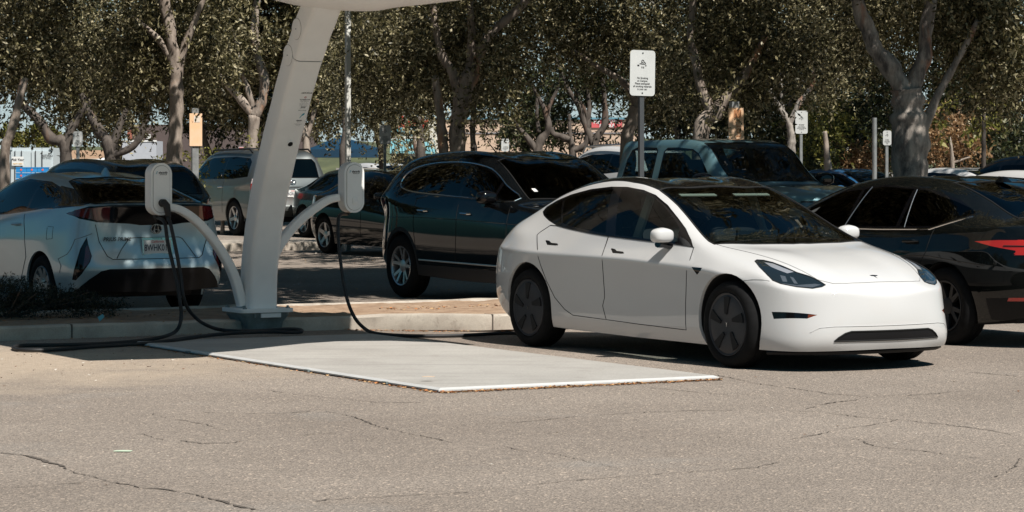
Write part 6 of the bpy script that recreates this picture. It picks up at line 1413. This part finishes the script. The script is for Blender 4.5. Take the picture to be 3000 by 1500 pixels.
# ---------------------------------------------------------------- far buildings and things
def bx(name, c, s, mat, parent=None, rz=0, bev=0): 
    bm = bmesh.new(); box(bm, c, s, Matrix.Rotation(rz, 3, 'Z'), bev); return build(name, bm, mat, parent, smooth=False)
def brick(name, a, b, mort, sc=1.0):
    m, nt = newmat(name); out = N(nt, 'ShaderNodeOutputMaterial'); p = N(nt, 'ShaderNodeBsdfPrincipled', Roughness=.9); L = nt.links.new; L(p.outputs[0], out.inputs[0])
    tc = N(nt, 'ShaderNodeTexCoord'); mp = N(nt, 'ShaderNodeMapping'); mp.inputs['Rotation'].default_value = (R(90),0,0); L(tc.outputs['Object'], mp.inputs[0])
    t = N(nt, 'ShaderNodeTexBrick', Scale=sc); t.inputs['Color1'].default_value = (*a,1); t.inputs['Color2'].default_value = (*b,1); t.inputs['Mortar'].default_value = (*mort,1); t.inputs['Mortar Size'].default_value = .012; t.inputs['Brick Width'].default_value = .8; t.inputs['Row Height'].default_value = .4
    L(mp.outputs[0], t.inputs['Vector']); L(t.outputs[0], p.inputs['Base Color']); return m
def far():
    Y = 165.0; k = Y/F; X = lambda px: (px-1500)*k; Z = lambda py: H+(Y0-py)*k
    root = empty('store_building', (X(1560), Y, 0)); tag(root, 'long beige block-wall store with a thin blue roof edge behind the trees', 'building')
    def rel(o): o.parent = root; o.matrix_parent_inverse = Matrix.Translation((-X(1560),-Y,0)); return o
    x0, x1, zt = X(1255), X(1880), Z(350)
    rel(bx('wall', ((x0+x1)/2, Y+5, zt/2), (x1-x0, 10, zt), brick('beige_block', (.58,.43,.32), (.52,.38,.29), (.46,.34,.26))))
    rel(bx('roof_edge', ((x0+x1)/2, Y+5, zt+.06), (x1-x0+.2, 10.3, .12), pmat('roof_edge', (.12,.28,.36), .6)))
    rel(bx('wall_band', ((x0+x1)/2, Y-.03, Z(390)), (x1-x0, .06, .07), pmat('wall_band', (.20,.20,.22), .6)))
    bn = rel(bx('wall_banner', ((X(1733)+X(1822))/2, Y-.06, Z(362)), (X(1822)-X(1733), .04, Z(350)-Z(374)), pmat('banner_red', (.62,.11,.12), .7)))
    bm = bmesh.new(); Mb = Matrix.Translation(((X(1733)+X(1822))/2, Y-.10, Z(357))) @ Matrix.Rotation(R(90), 4, 'X'); text_mesh('HB TRAVEL', .32, Mb, bm, bold=.03); text_mesh('558 68.8', .26, Mb @ Matrix.Translation((0,-.24,0)), bm, bold=.03)
    o = build('lettering', bm, M['plate'], smooth=False); rel(o); o.parent = bn
    # shop with teal awning, left of the store
    root2 = empty('shop_building', (X(1220), Y-2, 0)); tag(root2, 'white shop front with a teal metal awning and red rooftop letters', 'building')
    def r2(o): o.parent = root2; o.matrix_parent_inverse = Matrix.Translation((-X(1220),-Y+2,0)); return o
    xa, xb = X(1150), X(1285); Yf = Y-2
    r2(bx('wall', ((xa+xb)/2, Yf+3, Z(352)/2), (xb-xa, 6, Z(352)), pmat('shop_wall', (.70,.66,.58), .85, var=.05)))
    r2(bx('entrance_recess', ((xa+xb)/2, Yf-.2, Z(447)/2), (xb-xa-.1, .3, Z(447)), pmat('dark_glass', (.02,.03,.03), .2)))
    bm = bmesh.new(); za, zb = Z(409), Z(446)
    v = [bm.verts.new(p) for p in ((xa,Yf-.1,za),(xb-.6,Yf-.1,za),(xb,Yf-1.6,zb),(xa,Yf-1.6,zb),(xa,Yf-.1,za-.1),(xb-.6,Yf-.1,za-.1),(xb,Yf-1.6,zb-.1),(xa,Yf-1.6,zb-.1))]
    for f in ((0,1,2,3),(7,6,5,4),(0,4,5,1),(1,5,6,2),(2,6,7,3),(3,7,4,0)): bm.faces.new([v[i] for i in f])
    bmesh.ops.recalc_face_normals(bm, faces=bm.faces[:]); aw = r2(build('awning', bm, pmat('teal_metal', (.16,.36,.40), .5), smooth=False))
    bm = bmesh.new()
    for i in range(14): x = xa+(xb-xa)*(i+.5)/14; tube(bm, [(x-.15,Yf-.1,za+.02),(x+.05,Yf-1.6,zb+.02)], .025, 5)
    o = build('awning_rib', bm, pmat('rib_teal', (.05,.15,.18), .6)); r2(o); o['kind'] = 'stuff'
    fs = r2(bx('fascia_sign', ((X(1150)+X(1222))/2, Yf-.1, Z(381)), (X(1222)-X(1150), .12, Z(375)-Z(388)), pmat('sign_blue', (.05,.33,.45), .5)))
    bm = bmesh.new(); text_mesh('S  LOWE', .30, Matrix.Translation((X(1200), Yf-.17, Z(381))) @ Matrix.Rotation(R(90), 4, 'X'), bm, bold=.03); r2(build('fascia_lettering', bm, M['plate'], smooth=False))
    bm = bmesh.new(); text_mesh('Low', 1.0, Matrix.Translation((X(1212), Yf-.15, Z(358))) @ Matrix.Rotation(R(90), 4, 'X'), bm, bold=.05, shear=.2); r2(build('red_lettering', bm, pmat('letter_red', (.75,.03,.02), .5), smooth=False))
    bm = bmesh.new(); text_mesh('10764', .24, Matrix.Translation((X(1212), Yf-.4, Z(455))) @ Matrix.Rotation(R(90), 4, 'X'), bm, bold=.02); r2(build('house_number', bm, M['plate'], smooth=False))
    # brown building
    root3 = empty('brown_building', (-17, 150, 0)); tag(root3, 'plain brown flat-roofed building behind the orange banner', 'building')
    k3 = 150/F; X3 = lambda px: (px-1500)*k3; Z3 = lambda py: H+(Y0-py)*k3
    def r3(o): o.parent = root3; o.matrix_parent_inverse = Matrix.Translation((17,-150,0)); return o
    r3(bx('wall', ((X3(378)+X3(900))/2, 154, Z3(365)/2), (X3(900)-X3(378), 8, Z3(365)), pmat('brown_wall', (.10,.075,.07), .9, var=.08)))
    r3(bx('corner_trim', (X3(381), 149.9, Z3(395)), (.22, .3, Z3(382)-Z3(410)), pmat('trim_red', (.35,.12,.08), .8)))
    r3(bx('wall_lamp', (X3(437), 149.8, Z3(400)), (.2,.3,.25), M['plate']))
    # truck body
    kt = 128/F; XT = lambda px: (px-1500)*kt; ZT = lambda py: H+(Y0-py)*kt
    root4 = empty('box_trailer', (XT(397), 128, 0)); tag(root4, 'plain white box trailer behind the pale trunks at left', 'trailer')
    def r4(o): o.parent = root4; o.matrix_parent_inverse = Matrix.Translation((-XT(397),-128,0)); return o
    r4(bx('cargo_box', (XT(397), 129.2, (ZT(413)+.8)/2), (XT(458)-XT(336), 2.4, ZT(413)-.8), pmat('trailer_white', (.42,.44,.48), .6, var=.04)))
    r4(bx('roof_rail', (XT(397), 128.0, ZT(413)), (XT(458)-XT(336)+.04, .06, .08), M['plate']))
    r4(bx('chassis', (XT(397), 129.2, .65), (1.7, 2.0, .25), M['under']))
    for x in (-.6,.6):
        bm = bmesh.new(); lathe(bm, [(.0,-.12),(.42,-.12),(.45,-.06),(.45,.06),(.42,.12),(0,.12)], Matrix.Translation((XT(397)+x,128.3,.45)) @ Matrix.Rotation(R(90), 4, 'X'), n=24); r4(build('wheel', bm, M['rubber']))
    # shipping container with doors
    kc = 145/F; XC = lambda px: (px-1500)*kc; ZC = lambda py: H+(Y0-py)*kc
    cx = (XC(28)+XC(156))/2; w = XC(156)-XC(28); zt = ZC(433); root5 = empty('shipping_container', (cx, 145, 0)); tag(root5, 'pale grey-blue shipping container showing its door end at far left', 'container')
    def r5(o): o.parent = root5; o.matrix_parent_inverse = Matrix.Translation((-cx,-145,0)); return o
    cm = pmat('container_paint', (.50,.56,.58), .6, var=.05, vscale=1)
    r5(bx('shell', (cx, 148, zt/2+.08), (w, 6, zt-.15), cm))
    for s in (-1, 1):
        d = r5(bx('door', (cx+s*w*.235, 144.96, zt/2+.05), (w*.45, .08, zt-.45), cm))
        for q in (-.13,.02): o = bx('lock_rod', (cx+s*w*.235+q*w, 144.88, zt/2+.05), (.035,.05,zt-.4), M['dark_post']); r5(o); o.parent = d
    for x in (-1, 1):
        for z in (.12, zt-.02): r5(bx('corner_casting', (cx+x*(w/2-.08), 144.93, z), (.18,.16,.16), cm))
    bm = bmesh.new(); text_mesh('2072422', .17, Matrix.Translation((cx+w*.37, 144.85, ZC(457))) @ Matrix.Rotation(R(90), 4, 'X'), bm, bold=.03); r5(build('serial_number', bm, M['ink_black'], smooth=False))
    p = r5(bx('poster', (cx-w*.30, 144.82, ZC(472)), (.62,.03,.48), M['plate'])); bm = bmesh.new(); text_mesh('Pick Your', .17, Matrix.Translation((cx-w*.30, 144.79, ZC(468))) @ Matrix.Rotation(R(90), 4, 'X'), bm, bold=.02, shear=.2); o = r5(build('poster_lettering', bm, M['ink_black'], smooth=False)); o.parent = p
    bm = bmesh.new(); text_mesh('PARTY HERE', .09, Matrix.Translation((cx-w*.30, 144.79, ZC(480))) @ Matrix.Rotation(R(90), 4, 'X'), bm, bold=.02); o = r5(build('poster_lettering', bm, pmat('ochre_ink', (.6,.35,.05), .6), smooth=False)); o.parent = p
    # crates
    kk = 118/F; cm = pmat('crate_blue', (.02,.22,.52), .5, var=.1); cm2 = pmat('crate_dark', (.01,.10,.22), .5)
    proto = empty('plastic_crate', (0,0,0)); 
    bm = bmesh.new(); wc, hc = 31*kk, 17*kk
    box(bm, (0,0,hc/2), (wc,.34,hc-.02), bev=.01); box(bm, (0,0,hc-.03), (wc+.02,.36,.035)); build('crate_body', bm, cm, proto, smooth=False)
    bm = bmesh.new(); prism(bm, [(.045*math.cos(2*PI*i/16), .045*math.sin(2*PI*i/16)) for i in range(16)], Matrix.Translation((0,-.17,hc*.5)) @ Matrix.Rotation(R(90), 4, 'X'), .012); build('round_label', bm, pmat('label_red', (.7,.12,.08), .5), proto)
    first = True; n = 7; ztop = H+(Y0-489)*kk
    for c in range(3):
        for r in range(n):
            o = proto if first else copy_tree(proto); first = False
            o.location = ((64+c*31.5-1500)*kk, 118, ztop-(r+1)*hc); o['label'] = 'blue plastic crate with a red label in the stacks before the container'; o['category'] = 'crate'; o['group'] = 'stacked blue crates'
    zlow = ztop-n*hc
    bxp = bx('pallet', ((96-1500)*kk, 118, zlow/2), (1.5,.5,max(.05,zlow-.01)), pmat('pallet_wood', (.2,.14,.09), .8)); tag(bxp, 'low wooden pallet under the stacked blue crates', 'pallet')
    # low wall, white canopy, blue tent
    ob = bx('low_building', ((210-1500)*170/F, 172, (H+(Y0-440)*170/F)/2), (180*170/F, 3, H+(Y0-440)*170/F), pmat('tan_wall', (.50,.33,.22), .85, var=.06)); tag(ob, 'low tan building far behind the small no smoking sign', 'building')
    ob = bx('garden_wall', ((250-1500)*150/F, 150, (H+(Y0-465)*150/F)/2), (170*150/F, .3, H+(Y0-465)*150/F), pmat('white_wall', (.66,.62,.55), .85)); tag(ob, 'low off-white wall far behind the hybrid hatchback roof', 'wall')
    def tent(px0, px1, ppx, peave, ppeak, Y, mat, label, cat='tent', dy=1.5):
        k = Y/F; xa, xb, xp = (px0-1500)*k, (px1-1500)*k, (ppx-1500)*k; ze, zp = H+(Y0-peave)*k, H+(Y0-ppeak)*k
        root = empty('canopy_tent', (xp, Y, 0)); tag(root, label, cat); bm = bmesh.new()
        P = [Vector((xa-xp,-dy,ze)), Vector((xb-xp,-dy,ze)), Vector((xb-xp,dy,ze)), Vector((xa-xp,dy,ze))]; ap = Vector((0,0,zp)); n = 8
        for i in range(4):
            a, b = P[i], P[(i+1)%4]; prev = None
            for j in range(n+1):
                t = j/n; row = []
                for q in range(n+1):
                    p = a.lerp(b, q/n).lerp(ap, t); p.z -= math.sin(PI*t)*.08*(zp-ze); p.z += noise.noise(p*2.5+Vector((Y,0,0)))*.03; row.append(bm.verts.new(p))
                if prev:
                    for q in range(n): bm.faces.new((prev[q], prev[q+1], row[q+1], row[q]))
                prev = row
            v = [bm.verts.new(p) for p in (a, b, b-Vector((0,0,.28)), a-Vector((0,0,.28)))]; bm.faces.new(v)
        bmesh.ops.remove_doubles(bm, verts=bm.verts, dist=.001); build('roof_cloth', bm, mat, root, angle=40)
        for p in P:
            b2 = bmesh.new(); tube(b2, [(p.x,p.y,0),(p.x,p.y,ze)], .03, 6); build('leg', b2, M['post'], root)
        return root
    tent(905, 1124, 995, 438, 395, 95, pmat('tent_blue', (.006,.035,.07), .5), 'dark blue canopy tent left of the white sign on its thin post')
    tent(270, 392, 330, 470, 458, 135, pmat('tent_white', (.75,.74,.72), .7), 'white canopy tent with low peak in front of the trailer')
    # fence line and pale panel behind
    for px0, px1, pt, Yd, col, lab in ((2380,2800,493,100,(.30,.29,.27),'low grey fence behind the parked cars at right'), (985,1130,492,86,(.28,.27,.25),'low grey wall under the blue tent')):
        k = Yd/F; zt = H+(Y0-pt)*k; o = bx('low_wall', (((px0+px1)/2-1500)*k, Yd, zt/2), ((px1-px0)*k, .2, zt), pmat('wall_'+str(px0), col, .9, var=.1)); tag(o, lab, 'wall')
    for px, w_, h0, lab in ((2408,10,487,'small white utility box near the orange bush'), (575,8,470,'')):
        if not lab: continue
        k = 70/F; zt = H+(Y0-h0)*k; bm = bmesh.new(); box(bm, (0,0,zt/2), (w_*k,.1,zt), bev=.01); o = build('utility_box', bm, M['plate'], smooth=False); o.location = ((px-1500)*k,70,0); tag(o, lab, 'utility box')
    # paved ground beyond and a distant rise
    bm = bmesh.new(); n = 60; prev = None
    for i in range(n+1):
        x = -160+320*i/n; z = 4.2+2.0*noise.noise(Vector((x*.02,1,0)))+1.0*noise.noise(Vector((x*.07,5,0)))
        c = [bm.verts.new((x,330,-.1)), bm.verts.new((x,345,z*.7)), bm.verts.new((x,370,z))]
        if prev:
            for q in range(2): bm.faces.new((prev[q], c[q], c[q+1], prev[q+1]))
        prev = c
    tag(build('far_hill', bm, pmat('hill', (.10,.11,.05), .9, col2=(.05,.06,.03), vscale=.3), angle=None), kind='structure')
def far_cars():
    F1 = (.52,-.854); F2 = (-.52,.854)
    def pos(px, Y, z=None): return ((px-1500)*Y/F, Y)
    make_far('dark_saloon', 's', (-1.77,46.7), F1, M['black'], 'dark saloon whose rear shows between the right arm and the black crossover', rim=5)
    make_far('dark_hatchback', 'x', (-5.95,39.3), F2, M['dark_teal'], 'dark hatchback with glossy glass roof just beyond the silver hybrid', kz=.955)
    make_far('teal_saloon', 's', pos(1090,57), F1, M['dark_teal'], 'second dark teal saloon, behind the dark saloon and the light pole')
    make_far('white_suv', 'x', pos(1800,58), F2, M['white'], 'white SUV with silver roof bars, between the black crossover and the pickup', cat='SUV', kz=1.13, rails=True)
    make_far('blue_car', 's', pos(2500,62), F1, M['blue'], 'bright blue car roof behind the pickup truck bonnet')
    make_far('white_saloon', 's', pos(2780,48), F2, M['white'], 'white saloon with black windscreen right of the thick trunk', kz=1.03)
    make_far('black_suv', 'x', pos(3010,47), F2, M['black'], 'black SUV roof at the right edge behind the white cars', cat='SUV', kz=1.0)
    make_far('white_hatchback', 's', pos(2990,36), F2, M['white'], 'nearest white car at the right edge beyond the black saloon', kz=1.02)
    make_far('white_van', 'x', pos(1135,92), F1, M['white'], 'small white car front beside the blue tent', kz=.93)
setup(); sky_backdrop(); ground(); island(); slab(); station(); cables(); signs(); litter(); shrub(); far()
make_white_car(); make_hybrid(); make_crossover(); make_saloon(); make_pickup(); make_big_suv(); far_cars()
trees(); near_trees()
